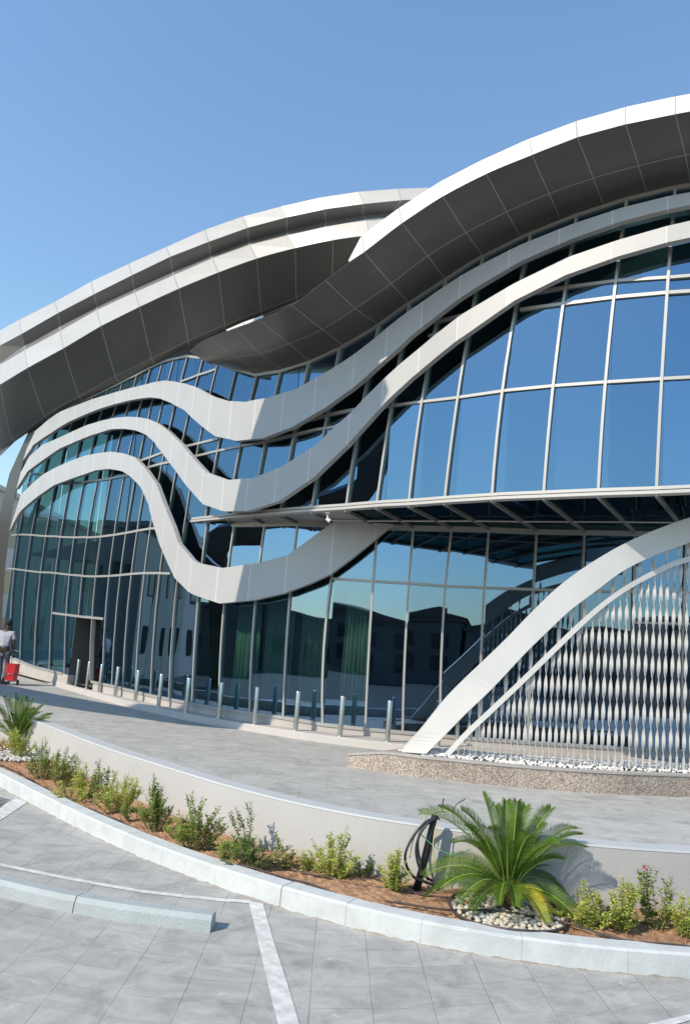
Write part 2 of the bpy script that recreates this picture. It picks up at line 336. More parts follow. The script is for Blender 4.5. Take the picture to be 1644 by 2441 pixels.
g = G(); g.add([(-200, -200, .004), (200, -200, .004), (200, -1.2, .004), (-7, -1.2, .004), (-13, 4, .004), (-13, 60, .004), (-200, 60, .004)], [(0, 1, 2, 3, 4, 5, 6)])
tag(g.build("asphalt_street", mat("asphalt", (.055, .055, .056), .9, var=.3, vscale=.5)), kind='structure')
# terrace slab from the retaining wall to far behind
g = G(); wl = offl(wallline, .1, .37)
far = [Vector((p.x*3, 160, .37)) for p in wl]
g.strip([wl, far]); g.strip([[Vector((p.x, p.y, .005)) for p in wl], wl])
tag(g.build("terrace", M_terr), kind='structure')
# soil of the planting bed
kb = offl(kerbline, .16, .10)
def at_t(line, t):
    n = len(line)-1; x = t*n; i = min(int(x), n-1); return line[i].lerp(line[i+1], x-i)
nu, nv = 620, 34; rows = []
rs = random.Random(3)
for j in range(nv):
    row = []
    for i in range(nu):
        a = at_t(kb, i/(nu-1)); b = at_t(wl, i/(nu-1)); q = a.lerp(Vector((b.x, b.y, .1)), j/(nv-1))
        e = math.sin(q.x*5+q.y*3)*.01+math.sin(q.x*13-q.y*9)*.008
        hgt = .11+e+(rs.random()-.5)*.022+math.sin(math.pi*j/(nv-1))*.02
        if j == 0: hgt = .115
        row.append(Vector((q.x+(rs.random()-.5)*.01, q.y+(rs.random()-.5)*.01, hgt)))
    rows.append(row)
g = G(); g.strip(rows); g.uv = {}
tag(g.build("planting_bed_soil", M_soil, smooth=False), kind='structure')
# clods on the soil
g = G()
def blob(g, c, r, seed, sq=.7, n=(6, 4)):
    R_ = random.Random(seed); V = []; Fs = []; nu_, nv_ = n
    ph = R_.random()*6
    V.append(Vector((0, 0, -1)))
    for j in range(1, nv_):
        th = math.pi*j/nv_
        for i in range(nu_):
            a = 2*math.pi*i/nu_+ph; k = 1+(R_.random()-.5)*.3; V.append(Vector((math.sin(th)*math.cos(a)*k, math.sin(th)*math.sin(a)*k, -math.cos(th))))
    V.append(Vector((0, 0, 1))); e = len(V)-1
    for i in range(nu_):
        Fs.append((0, 1+(i+1) % nu_, 1+i))
        for j in range(nv_-2): Fs.append((1+j*nu_+i, 1+j*nu_+(i+1) % nu_, 1+(j+1)*nu_+(i+1) % nu_, 1+(j+1)*nu_+i))
        Fs.append((e, 1+(nv_-2)*nu_+i, 1+(nv_-2)*nu_+(i+1) % nu_))
    rz = Matrix.Rotation(R_.random()*6.28, 3, 'Z'); ry = Matrix.Rotation((R_.random()-.5)*.6, 3, 'Y')
    sx = r*(.8+.5*R_.random()); sy = r*(.8+.3*R_.random()); sz = r*sq
    g.add([Vector(c)+rz@ry@Vector((p.x*sx, p.y*sy, p.z*sz)) for p in V], Fs)
for k in range(2600):
    t = rs.random(); u = .05+.9*rs.random(); a = at_t(kb, t); b = at_t(wl, t); q = a.lerp(b, u)
    blob(g, (q.x, q.y, .118), .005+.012*rs.random()**2, k, .7, (5, 3))
tag(g.build("soil_clods", M_soil), label="loose red clods scattered over the planting bed", cat="soil", kind='stuff')

g = G(); rl = random.Random(12)
for k in range(420):
    t = rl.random(); q = at_t(kb, t).lerp(at_t(wl, t), .04+.9*rl.random()); a = rl.random()*6.28; l = .008+.012*rl.random(); u = Vector((math.cos(a), math.sin(a), (rl.random()-.5)*.6))*l; v = Vector((-math.sin(a), math.cos(a), rl.random()*.5))*l*.35; c = Vector((q.x, q.y, .142+.012*rl.random()))
    g.add([c-u, c+v, c+u, c-v], [(0, 1, 2, 3)])
tag(g.build("leaf_litter", leafmat("dry_leaf", (.50, .42, .16), (.24, .14, .06))), "dry fallen leaves scattered on the red soil", "leaves", kind='stuff')
# kerb around the bed, laid in blocks with joints
cum = [0]
for a, b in zip(kerbline[:-1], kerbline[1:]): cum.append(cum[-1]+(b-a).length)
def s_of(x, y):
    p = onz(x, y, 0); i = min(range(len(kerbline)), key=lambda k: (kerbline[k]-p).length); return cum[i]
def at_s(line, s):
    i = max(0, min(int(np.searchsorted(cum, s))-1, len(cum)-2)); u = (s-cum[i])/(cum[i+1]-cum[i]); return line[i].lerp(line[i+1], max(0, min(1, u)))
J = [s_of(*p) for p in [(128, 1948), (200, 1983), (300, 2030), (388, 2068), (511, 2114), (656, 2163), (821, 2211), (1014, 2259), (1237, 2296), (1484, 2326)]]
wide = J[5]; J = [J[0]-.5*k for k in (8, 7, 6, 5, 4, 3, 2, 1)]+J+[J[-1]+.52*k for k in (1, 2, 3, 4)]
L_in = offl(kerbline, 1.0)
g = G()
for a, b in zip(J[:-1], J[1:]):
    a += .001 if abs(a-wide) > .01 else .007; b -= .001 if abs(b-wide) > .01 else .007
    if a < 0: continue
    ss = np.linspace(a, b, 6); pts = [at_s(kerbline, s) for s in ss]; ins = [(at_s(L_in, s)-at_s(kerbline, s)).normalized() for s in ss]
    jz = (rnd.random()-.5)*.004
    g.sweep(pts, lambda i: [Vector((0, 0, -.02)), ins[i]*.004+Vector((0, 0, .145+jz)), ins[i]*.018+Vector((0, 0, .160+jz)), ins[i]*.165+Vector((0, 0, .160+jz)), ins[i]*.165+Vector((0, 0, -.02))])
tag(g.build("kerb", M_kerb), kind='structure')
g = G(); g.strip([offl(kerbline, .006, .0), offl(kerbline, .010, .152)]); g.strip([offl(kerbline, .010, .152), offl(kerbline, .155, .154)])
g.build("kerb_joint_mortar", mat("grey_joint_mortar", (.42, .43, .42), .9), bpy.data.objects["kerb"])  # plain grey mortar filling the gaps between kerb blocks

# low rendered retaining wall with a painted cap
t_ = empty("retaining_wall", wallline[len(wallline)//2], "long low white rendered wall curving behind the planting bed", "wall")
g = G(); wb = offl(wallline, .0)
ax = [side(wallline, i) for i in range(len(wallline))]
g.sweep(wallline, lambda i: [Vector((0, 0, -.58)), Vector((0, 0, -.016)), ax[i]*.2+Vector((0, 0, -.016)), ax[i]*.2+Vector((0, 0, -.58))])
g.build("wall_body", M_render, t_)
g = G(); g.sweep(wallline, lambda i: [ax[i]*-.004+Vector((0, 0, -.016)), ax[i]*.006+Vector((0, 0, 0)), ax[i]*.196+Vector((0, 0, 0)), ax[i]*.204+Vector((0, 0, -.016))])
g.build("wall_cap", M_cap, t_)

# painted markings (sheets just above the road)
def poly(name, px, z, m, lab=None, thick=0):
    g = G(); V = [onz(x, y, z) for x, y in px]; n = len(V)//2
    g.strip([V[:n], list(reversed(V[n:]))]); o = g.build(name, m); tag(o, kind='structure'); return o
LN = [(-60, 2048), (0, 2060), (73, 2075), (157, 2092), (250, 2109), (341, 2124), (435, 2135), (524, 2144), (597, 2149)]
poly("parking_line", [(x, y-3) for x, y in LN]+[(x, y+4) for x, y in reversed(LN)], .004, M_line)
poly("parking_line", [(592, 2147), (605, 2200), (619, 2262), (650, 2393), (663, 2441), (680, 2510), (743, 2510), (714, 2441), (687, 2351), (655, 2252), (640, 2200), (627, 2154)], .005, M_line)
poly("parking_line", [(-40, 1953), (0, 1926), (20, 1911), (38, 1902), (66, 1912), (40, 1930), (0, 1956), (-40, 1984)], .005, M_line)
poly("parking_line", [(-40, 1889), (0, 1896), (38, 1904), (40, 1908), (0, 1900), (-40, 1893)], .0045, M_line)
poly("parking_line", [(1500, 2450), (1570, 2434), (1644, 2417), (1700, 2404), (1700, 2420), (1644, 2432), (1595, 2445), (1540, 2460)], .005, M_line)
# drain grate
g = G()
for k in range(9):
    a = onz(-30, 1894+k*4.6, .008); b = onz(34-k*4.5, 1904+k*2.6, .008)
    g.tube([a, b], .006, 4)
V = [onz(-34, 1892, .003), onz(34, 1905, .003), onz(0, 1926, .003), onz(-34, 1945, .003)]
g2 = G(); g2.add(V, [(0, 1, 2, 3)]); 
t_ = empty("drain_grate", onz(0, 1910, 0), "dark slotted drain grate beside the painted corner at the left edge", "drain")
g.build("grate_bars", mat("worn_grate_iron", (.25, .25, .26), .6), t_); g2.build("drain_pit", mat("drain_dark", (.05, .05, .055), .8), t_)

# wheel stop
WS = [(-60, 2122), (0, 2139), (80, 2158), (168, 2178), (240, 2190), (315, 2202), (400, 2213), (500, 2224)]
ws = smooth_line([onz(x, y, 0) for x, y in WS], .1, 2)
t_ = empty("wheel_stop", ws[len(ws)//2], "pale blue painted concrete wheel stop lying in the parking bay", "wheel stop")
for i0, i1 in ((0, 9), (9, len(ws))):
    pass
cw = [0]
for a, b in zip(ws[:-1], ws[1:]): cw.append(cw[-1]+(b-a).length)
jp = onz(172, 2179, 0); ji = min(range(len(ws)), key=lambda k: (ws[k]-jp).length)
axw = [side(ws, i) for i in range(len(ws))]
for a, b, e0, e1 in ((0, ji, 0, -.004), (ji, len(ws)-1, .004, 0)):
    pts = [ws[i].copy() for i in range(a, b+1)]; tt = (pts[-1]-pts[0]).normalized(); pts[0] += tt*e0; pts[-1] += tt*e1
    g = G(); g.sweep(pts, lambda i: [Vector((0, 0, 0)), axw[a+i]*.012+Vector((0, 0, .075)), axw[a+i]*.035+Vector((0, 0, .108)), axw[a+i]*.125+Vector((0, 0, .108)), axw[a+i]*.145+Vector((0, 0, .07)), axw[a+i]*.15])
    g.build("stop_block", M_stop, t_)

# walkway in front of the glass and its kerb
KT = [(-500, 1470), (-200, 1535), (38, 1594), (153, 1631), (230, 1652), (306, 1672), (383, 1689), (459, 1705), (600, 1727), (700, 1744), (828, 1760), (963, 1776), (1100, 1789), (1300, 1805), (1480, 1818), (1644, 1826), (2000, 1838)]
kt = smooth_line([onz(x, y, .5) for x, y in KT], .25, 2)
g = G(); axk = [side(kt, i) for i in range(len(kt))]
g.sweep(kt, lambda i: [axk[i]*-.008+Vector((0, 0, -.14)), Vector((0, 0, -.012)), axk[i]*.012+Vector((0, 0, .0)), axk[i]*.17, axk[i]*.17+Vector((0, 0, -.14))])
tag(g.build("walkway_kerb", M_kerb2), kind='structure')

# ------------------------------------------------------------------ plan lines of the building
LOWD = [(-60, 1540, 29.6), (5, 1560, 27.3), (46, 1573, 25.5), (80, 1587, 23.9), (116, 1596, 22.8), (148, 1605, 21.9), (213, 1622, 20.2), (266, 1633, 19.1), (358, 1656, 17.6), (402, 1665, 16.9), (457, 1675, 16.15), (521, 1690, 15.5), (594, 1698, 14.95), (674, 1709, 14.55), (768, 1725, 14.25), (870, 1736, 14.05), (959, 1744, 13.95), (1049, 1752, 13.87), (1141, 1760, 13.8), (1258, 1768, 13.8), (1383, 1776, 13.9), (1504, 1783, 14.1), (1627, 1788, 14.4), (1760, 1792, 14.8), (1950, 1795, 15.5)]
UPX = [(487, 1242, 16.2), (541, 1235, 15.3), (600, 1229, 14.5), (666, 1223, 13.8), (741, 1216, 13.2), (823, 1211, 12.65), (896, 1205, 12.2), (973, 1201, 11.86), (1058, 1195, 11.46), (1171, 1188, 10.98), (1294, 1183, 10.58), (1424, 1178, 10.19), (1563, 1173, 9.81), (1700, 1168, 9.5), (1850, 1163, 9.2)]
def pxd(l): return [np.array([ray(x, y)[0]/ray(x, y)[1]*d, d]) for x, y, d in l]
PL0 = pxd(LOWD); UP0 = [p for p in PL0 if p[1] > 16.5]+pxd(UPX)
# mullions: photo points from foot to head
ML = [  # full height on the left
 [(22, 1563), (33, 1365), (46, 1275), (55, 1215), (84, 1076), (90, 1050), (115, 1000)],
 [(46, 1573), (62, 1365), (77, 1275), (92, 1183), (109, 1095), (119, 1051), (150, 980)],
 [(80, 1587), (97, 1365), (112, 1275), (130, 1160), (149, 1072), (163, 1009), (190, 957)],
 [(116, 1596), (133, 1365), (147, 1277), (166, 1145), (188, 1053), (203, 994), (225, 942)],
 [(152, 1606), (166, 1365), (179, 1279), (201, 1133), (224, 1042), (237, 982), (262, 924)],
 [(185, 1468), (198, 1367), (209, 1279), (235, 1128), (256, 1032), (272, 972), (295, 908)],
 [(213, 1622), (228, 1370), (240, 1277), (266, 1122), (289, 1028), (305, 975), (325, 893)],
 [(244, 1629), (258, 1370), (272, 1273), (297, 1126), (319, 1028), (337, 957), (357, 876)],
 [(266, 1633), (285, 1368), (301, 1268), (321, 1145), (344, 1034), (362, 954), (387, 862)],
 [(292, 1638), (312, 1367), (327, 1264), (341, 1175), (365, 1053), (388, 957), (414, 855)],
 [(322, 1647), (343, 1365), (362, 1233), (390, 1084), (415, 969), (446, 848)],
 [(358, 1656), (381, 1365), (400, 1214), (421, 1118), (448, 988), (467, 919), (482, 853)],
 [(402, 1665), (420, 1387), (438, 1245), (467, 1095), (501, 938), (516, 867)]]
MU = [  # upper floor
 [(487, 1242), (509, 1126), (522, 1045), (545, 953), (562, 881)],
 [(541, 1236), (557, 1141), (570, 1065), (597, 953), (610, 894)],
 [(600, 1230), (616, 1131), (630, 1053), (658, 934), (666, 886)],
 [(666, 1225), (687, 1099), (699, 1030), (726, 914), (732, 866)],
 [(741, 1220), (752, 1140), (767, 1042), (781, 980), (807, 831)],
 [(823, 1215), (847, 1047), (864, 961), (872, 905), (901, 775)],
 [(896, 1209), (934, 950), (954, 828), (974, 723)],
 [(973, 1205), (1013, 900), (1040, 761), (1060, 667)],
 [(1058, 1199), (1098, 900), (1125, 722), (1150, 611)],
 [(1171, 1192), (1200, 900), (1228, 724), (1247, 640), (1262, 557)],
 [(1294, 1187), (1318, 900), (1350, 666), (1363, 576), (1372, 513)],
 [(1424, 1182), (1443, 900), (1470, 622), (1484, 546), (1492, 474)],
 [(1563, 1178), (1576, 900), (1597, 580), (1608, 447)],
 [(1702, 1172), (1712, 900), (1724, 600), (1730, 430)]]
MD = [  # ground floor, right of the wave
 [(457, 1675), (471, 1425), (482, 1340), (492, 1247)],
 [(521, 1687), (532, 1445), (544, 1351), (557, 1248)],
 [(594, 1698), (608, 1433), (617, 1341), (630, 1248)],
 [(674, 1709), (691, 1415), (700, 1313), (709, 1245)],
 [(768, 1725), (789, 1377), (812, 1250)],
 [(870, 1736), (889, 1382), (899, 1253)],
 [(959, 1744), (974, 1391), (985, 1256)],
 [(1049, 1752), (1060, 1414), (1076, 1258)],
 [(1141, 1760), (1154, 1405), (1165, 1260)],
 [(1258, 1768), (1269, 1454), (1279, 1265)],
 [(1383, 1776), (1387, 1400), (1393, 1267)],
 [(1504, 1783), (1511, 1378), (1513, 1269)],
 [(1627, 1788), (1632, 1350), (1636, 1271)],
 [(1757, 1792), (1757, 1274)]]
def station(m, pl): return (hitp(*m[0], pl)[0]+hitp(*m[-1], pl)[0])/2
def refine(ms, pl, lo, hi): 
    s = [station(m, pl) for m in ms]; return [plan(pl, lo)]+[plan(pl, q) for q in s]+[plan(pl, hi)]
lo_ = min(hitp(12, 1480, PL0)[0], station(ML[0], PL0)-.25)
PLm = refine(ML+MD, PL0, lo_, len(PL0)-1.)
UPm = refine(ML+MU, UP0, lo_, len(UP0)-1.)
nL = len(ML)
zf = lambda x, y, pl: hit(x, y, pl).z

BLD = empty("exhibition_building", (0, 15, .5), "curved glass pavilion with white wave bands and sweeping twin roofs", "building")
def line_z(px, pl):
    h = [hitp(x, y, pl) for x, y in px]; h.sort(key=lambda q: q[0]); return [q[0] for q in h], [q[1].z for q in h]
TOPL = [(20, 1030), (115, 1000), (150, 980), (190, 957), (225, 942), (262, 924), (295, 908), (325, 893), (357, 876), (387, 862), (414, 855), (446, 848), (482, 853), (516, 867), (564, 882), (608, 894), (666, 885), (734, 864), (807, 830), (901, 774), (974, 722), (1060, 666), (1150, 610), (1262, 556), (1372, 512), (1493, 473), (1608, 446), (1730, 425), (1860, 410)]
top_s, top_z = line_z(TOPL, UPm)
INNER = [(438, 1248), (492, 1247), (557, 1248), (630, 1247), (709, 1245), (812, 1249), (897, 1253), (985, 1256), (1076, 1258), (1165, 1260), (1279, 1265), (1393, 1267), (1512, 1269), (1636, 1271), (1757, 1274)]
in_s, in_z = line_z(INNER, PLm)
OUTER = [(438, 1247), (487, 1242), (541, 1237), (600, 1231), (666, 1226), (741, 1220), (823, 1215), (896, 1209), (973, 1205), (1058, 1199), (1171, 1192), (1294, 1187), (1424, 1182), (1563, 1178), (1702, 1172), (1850, 1167)]
out_s, out_z = line_z(OUTER, UPm)
T2 = [(17, 1355), (33, 1356), (62, 1360), (97, 1364), (133, 1366), (166, 1370), (198, 1373), (228, 1374), (258, 1373), (285, 1371), (312, 1368), (343, 1366), (381, 1366), (405, 1367)]
T1 = [(28, 1276), (46, 1274), (77, 1275), (112, 1278), (147, 1280), (179, 1281), (209, 1281), (240, 1279), (272, 1275), (301, 1270), (327, 1265), (356, 1260), (370, 1259)]
T3 = [(789, 1379), (884, 1385), (973, 1390), (1065, 1397), (1158, 1401), (1270, 1405), (1393, 1409), (1512, 1411), (1644, 1413), (1757, 1415)]
TM = [(917, 969), (1004, 957), (1090, 947), (1199, 931), (1318, 919), (1443, 910), (1576, 902), (1712, 895)]
TP1 = [(1270, 697), (1350, 683), (1470, 668), (1595, 660), (1720, 650)]
TP2 = [(1238, 737), (1350, 722), (1470, 707), (1595, 696), (1720, 688)]
def zat(px, pl, s):
    a, b = line_z(px, pl); return interp(a, b, s)
GT = .02
def pane(pl, a, b, zb, zt, m=M_glass):
    p0, p1 = plan(pl, a), plan(pl, b); g = G(); n = nrm(pl, (a+b)/2)*.006
    f = [Vector((p0[0], p0[1], zb[0]))+n, Vector((p1[0], p1[1], zb[1]))+n, Vector((p1[0], p1[1], zt[1]))+n, Vector((p0[0], p0[1], zt[0]))+n]
    wv = [(rnd.random()-.5)*.018 for _ in range(3)]; wv.append(wv[0]+wv[2]-wv[1]); nh = n.normalized(); f = [q+nh*(d_+.002) for q, d_ in zip(f, wv)]
    g.add(f, [(0, 1, 2, 3)]); g.build("glass_pane", m, BLD)
npn = 0
FT = [(22, 1563)]+[m[0] for m in ML if m[0][1] > 1500][1:]+[m[0] for m in MD]
ft_s, ft_z = line_z(FT, PLm)
fz = lambda s_: interp(ft_s, ft_z, s_)
for k in range(0, nL):          # full-height columns on the left: three panes each
    a, b = k, k+1
    z2 = [zat(T2, PLm, a), zat(T2, PLm, b)]; z1 = [zat(T1, PLm, a), zat(T1, PLm, b)]
    zb = [fz(a), fz(b)]
    if k in (5, 6): zb = [zf(155, 1465, PLm), zf(216, 1472, PLm)]
    pane(PLm, a, b, zb, z2); pane(PLm, a, b, z2, z1)
    pane(UPm, a, b, z1, [interp(top_s, top_z, a), interp(top_s, top_z, b)])
NP = len(PLm)
for k in range(nL, NP-1):
    a, b = k, k+1; z3 = [zat(T3, PLm, max(a, nL+5)), zat(T3, PLm, max(b, nL+5))]
    zi = [interp(in_s, in_z, a), interp(in_s, in_z, b)]
    pane(PLm, a, b, [fz(a), fz(b)], z3, M_glassl); pane(PLm, a, b, z3, zi, M_glassl)
for k in range(nL, len(UPm)-1):
    a, b = k, k+1; zo = [interp(out_s, out_z, a), interp(out_s, out_z, b)]; zt = [interp(top_s, top_z, a), interp(top_s, top_z, b)]
    if k >= nL+5:
        zm = [zat(TM, UPm, a), zat(TM, UPm, b)]; pane(UPm, a, b, zo, zm); pane(UPm, a, b, zm, zt)
    else: pane(UPm, a, b, zo, zt)
def bar_on(px, pl, wd, dep, out, name, m=M_alu, s0=None):
    if name == "mullion" and len(px) > 2:
        ys = np.array([p[1] for p in px], float); co = np.polyfit(ys, [p[0] for p in px], 2); px = [(float(np.polyval(co, y)), float(y)) for y in np.linspace(ys[0], ys[-1], 9)]
    o = offset(pl, out); h = [hitp(x, y, o) for x, y in px]
    sm = sum(q[0] for q in h)/len(h) if s0 is None else s0
    n = (nrm(pl, max(sm-.5, 0))+nrm(pl, sm+.5)).normalized(); t = Vector((-n.y, n.x, 0)); pts = [q[1] for q in h]
    g = G(); g.sweep(pts, lambda i: [-t*wd/2, t*wd/2, t*wd/2-n*dep, -t*wd/2-n*dep]); return g.build(name, m, BLD)
for k, mm in enumerate(ML): bar_on([(x, y) for x, y in mm], PLm if k < 11 else UPm, .038, .11, .035, "mullion", s0=k+1)
for k, mm in enumerate(MU):
    a = (mm[0][0]-(mm[1][0]-mm[0][0])*.03, mm[0][1]+4); bar_on([a]+mm, UPm, .039, .13, .055, "mullion", s0=nL+k+1)
for k, mm in enumerate(MD): bar_on(mm, PLm, .042, .11, .04, "mullion", s0=nL+k+1)
def transom(px, pl, hgt=.05, out=.045, name="transom", m=M_alu, dep=.1):
    o = offset(pl, out); h = [hitp(x, y, o) for x, y in px]; s0, s1 = h[0][0], h[-1][0]
    ss = sorted(set([s0, s1]+[q[0] for q in h]+[k for k in range(len(pl)) if s0 < k < s1])); zs = [interp([q[0] for q in h], [q[1].z for q in h], s) for s in ss]
    pts = [P3(o, s, z) for s, z in zip(ss, zs)]; nn = [nrm(pl, s) for s in ss]
    g = G(); g.sweep(pts, lambda i: [Vector((0, 0, -hgt/2)), Vector((0, 0, hgt/2)), -nn[i]*dep+Vector((0, 0, hgt/2)), -nn[i]*dep+Vector((0, 0, -hgt/2))])
    return g.build(name, m, BLD)
transom(T1, PLm, .055); transom(T2, PLm, .055)
transom(T3, PLm, .05); transom([(1509, 1484), (1644, 1487), (1757, 1489)], PLm, .045)
transom(TM, UPm, .045); transom(TP1, UPm, .045); transom(TP2, UPm, .05)
transom([(70, 1131), (103, 1127)], UPm, .055); transom([(60, 1154), (80, 1150)], UPm, .055)
transom([(145, 1153), (168, 1151), (201, 1149), (235, 1144), (266, 1140), (306, 1133)], UPm, .055)
transom([(333, 1098), (362, 1088), (388, 1078)], UPm, .06); transom([(352, 1114), (380, 1106), (407, 1100)], UPm, .06)
transom([(440, 1064), (478, 1055), (519, 1045)], UPm, .055); transom([(458, 1088), (520, 1074), (571, 1063), (630, 1053), (698, 1036), (750, 1024), (800, 1017)], UPm, .05)
transom([(630, 1050), (700, 1010), (733, 1000), (781, 988), (844, 976)], UPm, .06)
transom([(1020, 800), (1060, 790)], UPm, .05); transom([(1036, 767), (1131, 742)], UPm, .045)
transom([(431, 909), (470, 894), (512, 880)], UPm, .05)
transom(TOPL, UPm, .06, .05)
transom([(22, 1565), (46, 1575), (80, 1589), (116, 1598), (148, 1606)], PLm, .06, .05, "base_frame")
transom([(216, 1625), (266, 1635), (358, 1658), (402, 1667), (457, 1678), (521, 1690), (594, 1700), (674, 1711), (768, 1727), (870, 1738), (959, 1746), (1141, 1762), (1258, 1770), (1383, 1778), (1504, 1785), (1627, 1790), (1757, 1794)], PLm, .06, .05, "base_frame")
# sill wall under the glass
def sill(a, b):
    o = offset(PLm, .03); ss = sorted(set([a, b]+[k for k in range(NP) if a < k < b])); g = G()
    nn = [nrm(PLm, s) for s in ss]; g.sweep([P3(o, s, .45) for s in ss], lambda i: [Vector((0, 0, 0)), Vector((0, 0, fz(ss[i])-.45)), -nn[i]*.2+Vector((0, 0, fz(ss[i])-.45)), -nn[i]*.2])
    g.build("sill_wall", M_sill, BLD)
sill(0, 5); sill(7, NP-1)

# walkway slab
g = G(); ks = [at_t(kt, i/80) for i in range(81)]; ks = [Vector((p.x, p.y, .5)) for p in offl(kt, .165)]
ps = resample([Vector((*p, .5)) for p in PLm], .5); 
back = [at_t(ps, i/(len(ks)-1)) for i in range(len(ks))]
back[0] = Vector((ks[0].x*1.05, 45, .5)); 
g.strip([[Vector((p.x, p.y, .498)) for p in ks], [Vector((p.x, p.y, .498)) for p in back]]); g.uv = {}
tag(g.build("walkway", M_pave), kind='structure')

# entrance door, set back between the frames
da, db = 5, 7
DT = [(125, 1461), (155, 1465), (185, 1469), (216, 1472), (246, 1475)]
transom(DT, PLm, .065, .05, "door_header")
DR = empty("entrance_door", P3(PLm, 6, .5), None, None); DR.parent = BLD; DR.location = P3(PLm, 6, .5)-BLD.location
p0, p1 = plan(PLm, 5), plan(PLm, 7); n = nrm(PLm, 5.5); tz = zf(185, 1469, PLm)
g = G(); inn = -n*.9
A = Vector((*p0, .5)); B = Vector((*p1, .5))
g.add([A, A+inn, A+inn+Vector((0, 0, tz-.5)), A+Vector((0, 0, tz-.5))], [(0, 1, 2, 3)])
M_rev = mat("door_reveal_grey", (.10, .095, .09), .5); g.build("door_reveal", M_rev, DR); g = G()
g.add([B, B+inn, B+inn+Vector((0, 0, tz-.5)), B+Vector((0, 0, tz-.5))], [(0, 1, 2, 3)]); g.build("door_reveal", M_rev, DR)
t = (B-A).normalized(); A2, B2 = A+inn*.8+t*.3, B+inn*.8
g = G(); H = tz-.6
for q in (A2, A2.lerp(B2, .62), B2): g.box(q+Vector((0, 0, H/2)), t*.05, n*.03, Vector((0, 0, H/2)))
g.box((A2+B2)/2+Vector((0, 0, H)), t*((B2-A2).length/2+.05), n*.031, Vector((0, 0, .06)))
g.build("door_frame", M_alu, DR)
g = G(); g.box((A2+B2)/2+Vector((0, 0, H/2)), t*((B2-A2).length/2-.05), n*.008, Vector((0, 0, H/2-.06))); g.build("door_leaf", M_glassd, DR)
g = G(); hp = A2.lerp(B2, .66)+n*.12; g.tube([hp+Vector((0, 0, .15)), hp+Vector((0, 0, H*.85))], .045, 8); g.build("handle", M_white, DR)

# interior: back walls, floors, kept dark
g = G(); inn = offset(PLm, -3.2)
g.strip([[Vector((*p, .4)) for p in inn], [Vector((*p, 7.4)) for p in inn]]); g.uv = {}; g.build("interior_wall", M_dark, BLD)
g = G(); g.strip([[Vector((*p, .52)) for p in offset(PLm, -.18)], [Vector((*p, .52)) for p in inn]])
for zz in (4.75,):
    g.strip([[Vector((*p, zz)) for p in offset(PLm, -.4)], [Vector((*p, zz)) for p in inn]])
g.uv = {}; g.build("interior_floor", M_floor, BLD)
tz_ = [interp(top_s, top_z, min(k, nL+12)*1.) for k in range(len(UPm))]; iu = offset(UPm, -3.2)
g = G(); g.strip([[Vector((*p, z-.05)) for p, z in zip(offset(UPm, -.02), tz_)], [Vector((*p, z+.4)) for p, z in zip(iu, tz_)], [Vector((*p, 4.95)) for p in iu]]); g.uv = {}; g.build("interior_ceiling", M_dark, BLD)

# ledge under the upper glass, its beams and the glazed soffit
ls = [s for s in np.arange(nL-.0, len(UPm)-1+.01, .25)]
def ledge(hgt, out, dz, name):
    o = offset(UPm, out); g = G(); nn = [nrm(UPm, s) for s in ls]
    g.sweep([P3(o, s, interp(out_s, out_z, s)+dz) for s in ls], lambda i: [Vector((0, 0, 0)), Vector((0, 0, hgt)), -nn[i]*.16+Vector((0, 0, hgt)), -nn[i]*.16]); g.build(name, M_ledge, BLD)
ledge(.045, .07, .05, "ledge_rail"); ledge(.045, .085, -.012, "ledge_rail"); ledge(.03, .03, .02, "ledge_rail")
bm_s = [(nL+1+k) for k in range(1, len(MU))]
def in_pt(x):
    q = hitp(x, interp([p[0] for p in INNER], [p[1] for p in INNER], x), PLm); return q[1], q[0]
BEAM = [((541, 1240), 557), ((600, 1234), 630), ((666, 1229), 709), ((741, 1222), 812), ((823, 1218), 899), ((896, 1212), 985), ((973, 1208), 1076), ((1058, 1202), 1165), ((1171, 1195), 1279), ((1294, 1190), 1393), ((1424, 1184), 1513), ((1563, 1180), 1636), ((1702, 1174), 1757)]
oo, ii = [], []
for (x, y), xi in BEAM:
    a = hit(x, y-2, UPm); b, _ = in_pt(xi); a.z += .0; oo.append(a); ii.append(b)
    d = (b-a).normalized(); sd = d.cross(Vector((0, 0, 1))).normalized()
    g = G(); g.sweep([a, b+d*.02], lambda i: [sd*-.022+Vector((0, 0, -.035)), sd*.022+Vector((0, 0, -.035)), sd*.022+Vector((0, 0, .03)), sd*-.022+Vector((0, 0, .03))]); g.build("soffit_beam", mat("beam_grey", (.16, .15, .14), .5) if not bpy.data.materials.get("beam_grey") else bpy.data.materials["beam_grey"], BLD)
g = G(); g.strip([[p+Vector((0, 0, .02)) for p in oo[4:]], [p+Vector((0, 0, .02)) for p in ii[4:]]]); g.uv = {}; g.build("soffit_glass", M_glassd, BLD)
g = G(); g.strip([[p+Vector((0, 0, .018)) for p in oo[:5]], [p+Vector((0, 0, .018)) for p in ii[:5]]]); g.uv = {}; g.build("soffit_panel", mat("soffit_grey_panel", (.30, .30, .30), .4), BLD)
g = G(); mid = [a.lerp(b, .62)+Vector((0, 0, -.012)) for a, b in zip(oo[3:], ii[3:])]; g.tube(mid, .018, 4); g.build("soffit_rail", M_alu, BLD)
g = G(); mid = [b+Vector((0, 0, -.03)) for b in ii]; g.sweep([m_+nrm(PLm, 15)*.06 for m_ in mid], lambda i: [Vector((0, 0, -.05)), Vector((0, .1, -.05)), Vector((0, .1, .05)), Vector((0, 0, .05))]); g.build("head_frame", M_alu, BLD)
# dark void above the glazed soffit
g = G(); g.strip([[p+Vector((0, .12, .32)) for p in oo], [p+Vector((0, 0.1, .32)) for p in ii]]); g.uv = {}; g.build("soffit_void", M_dark, BLD)

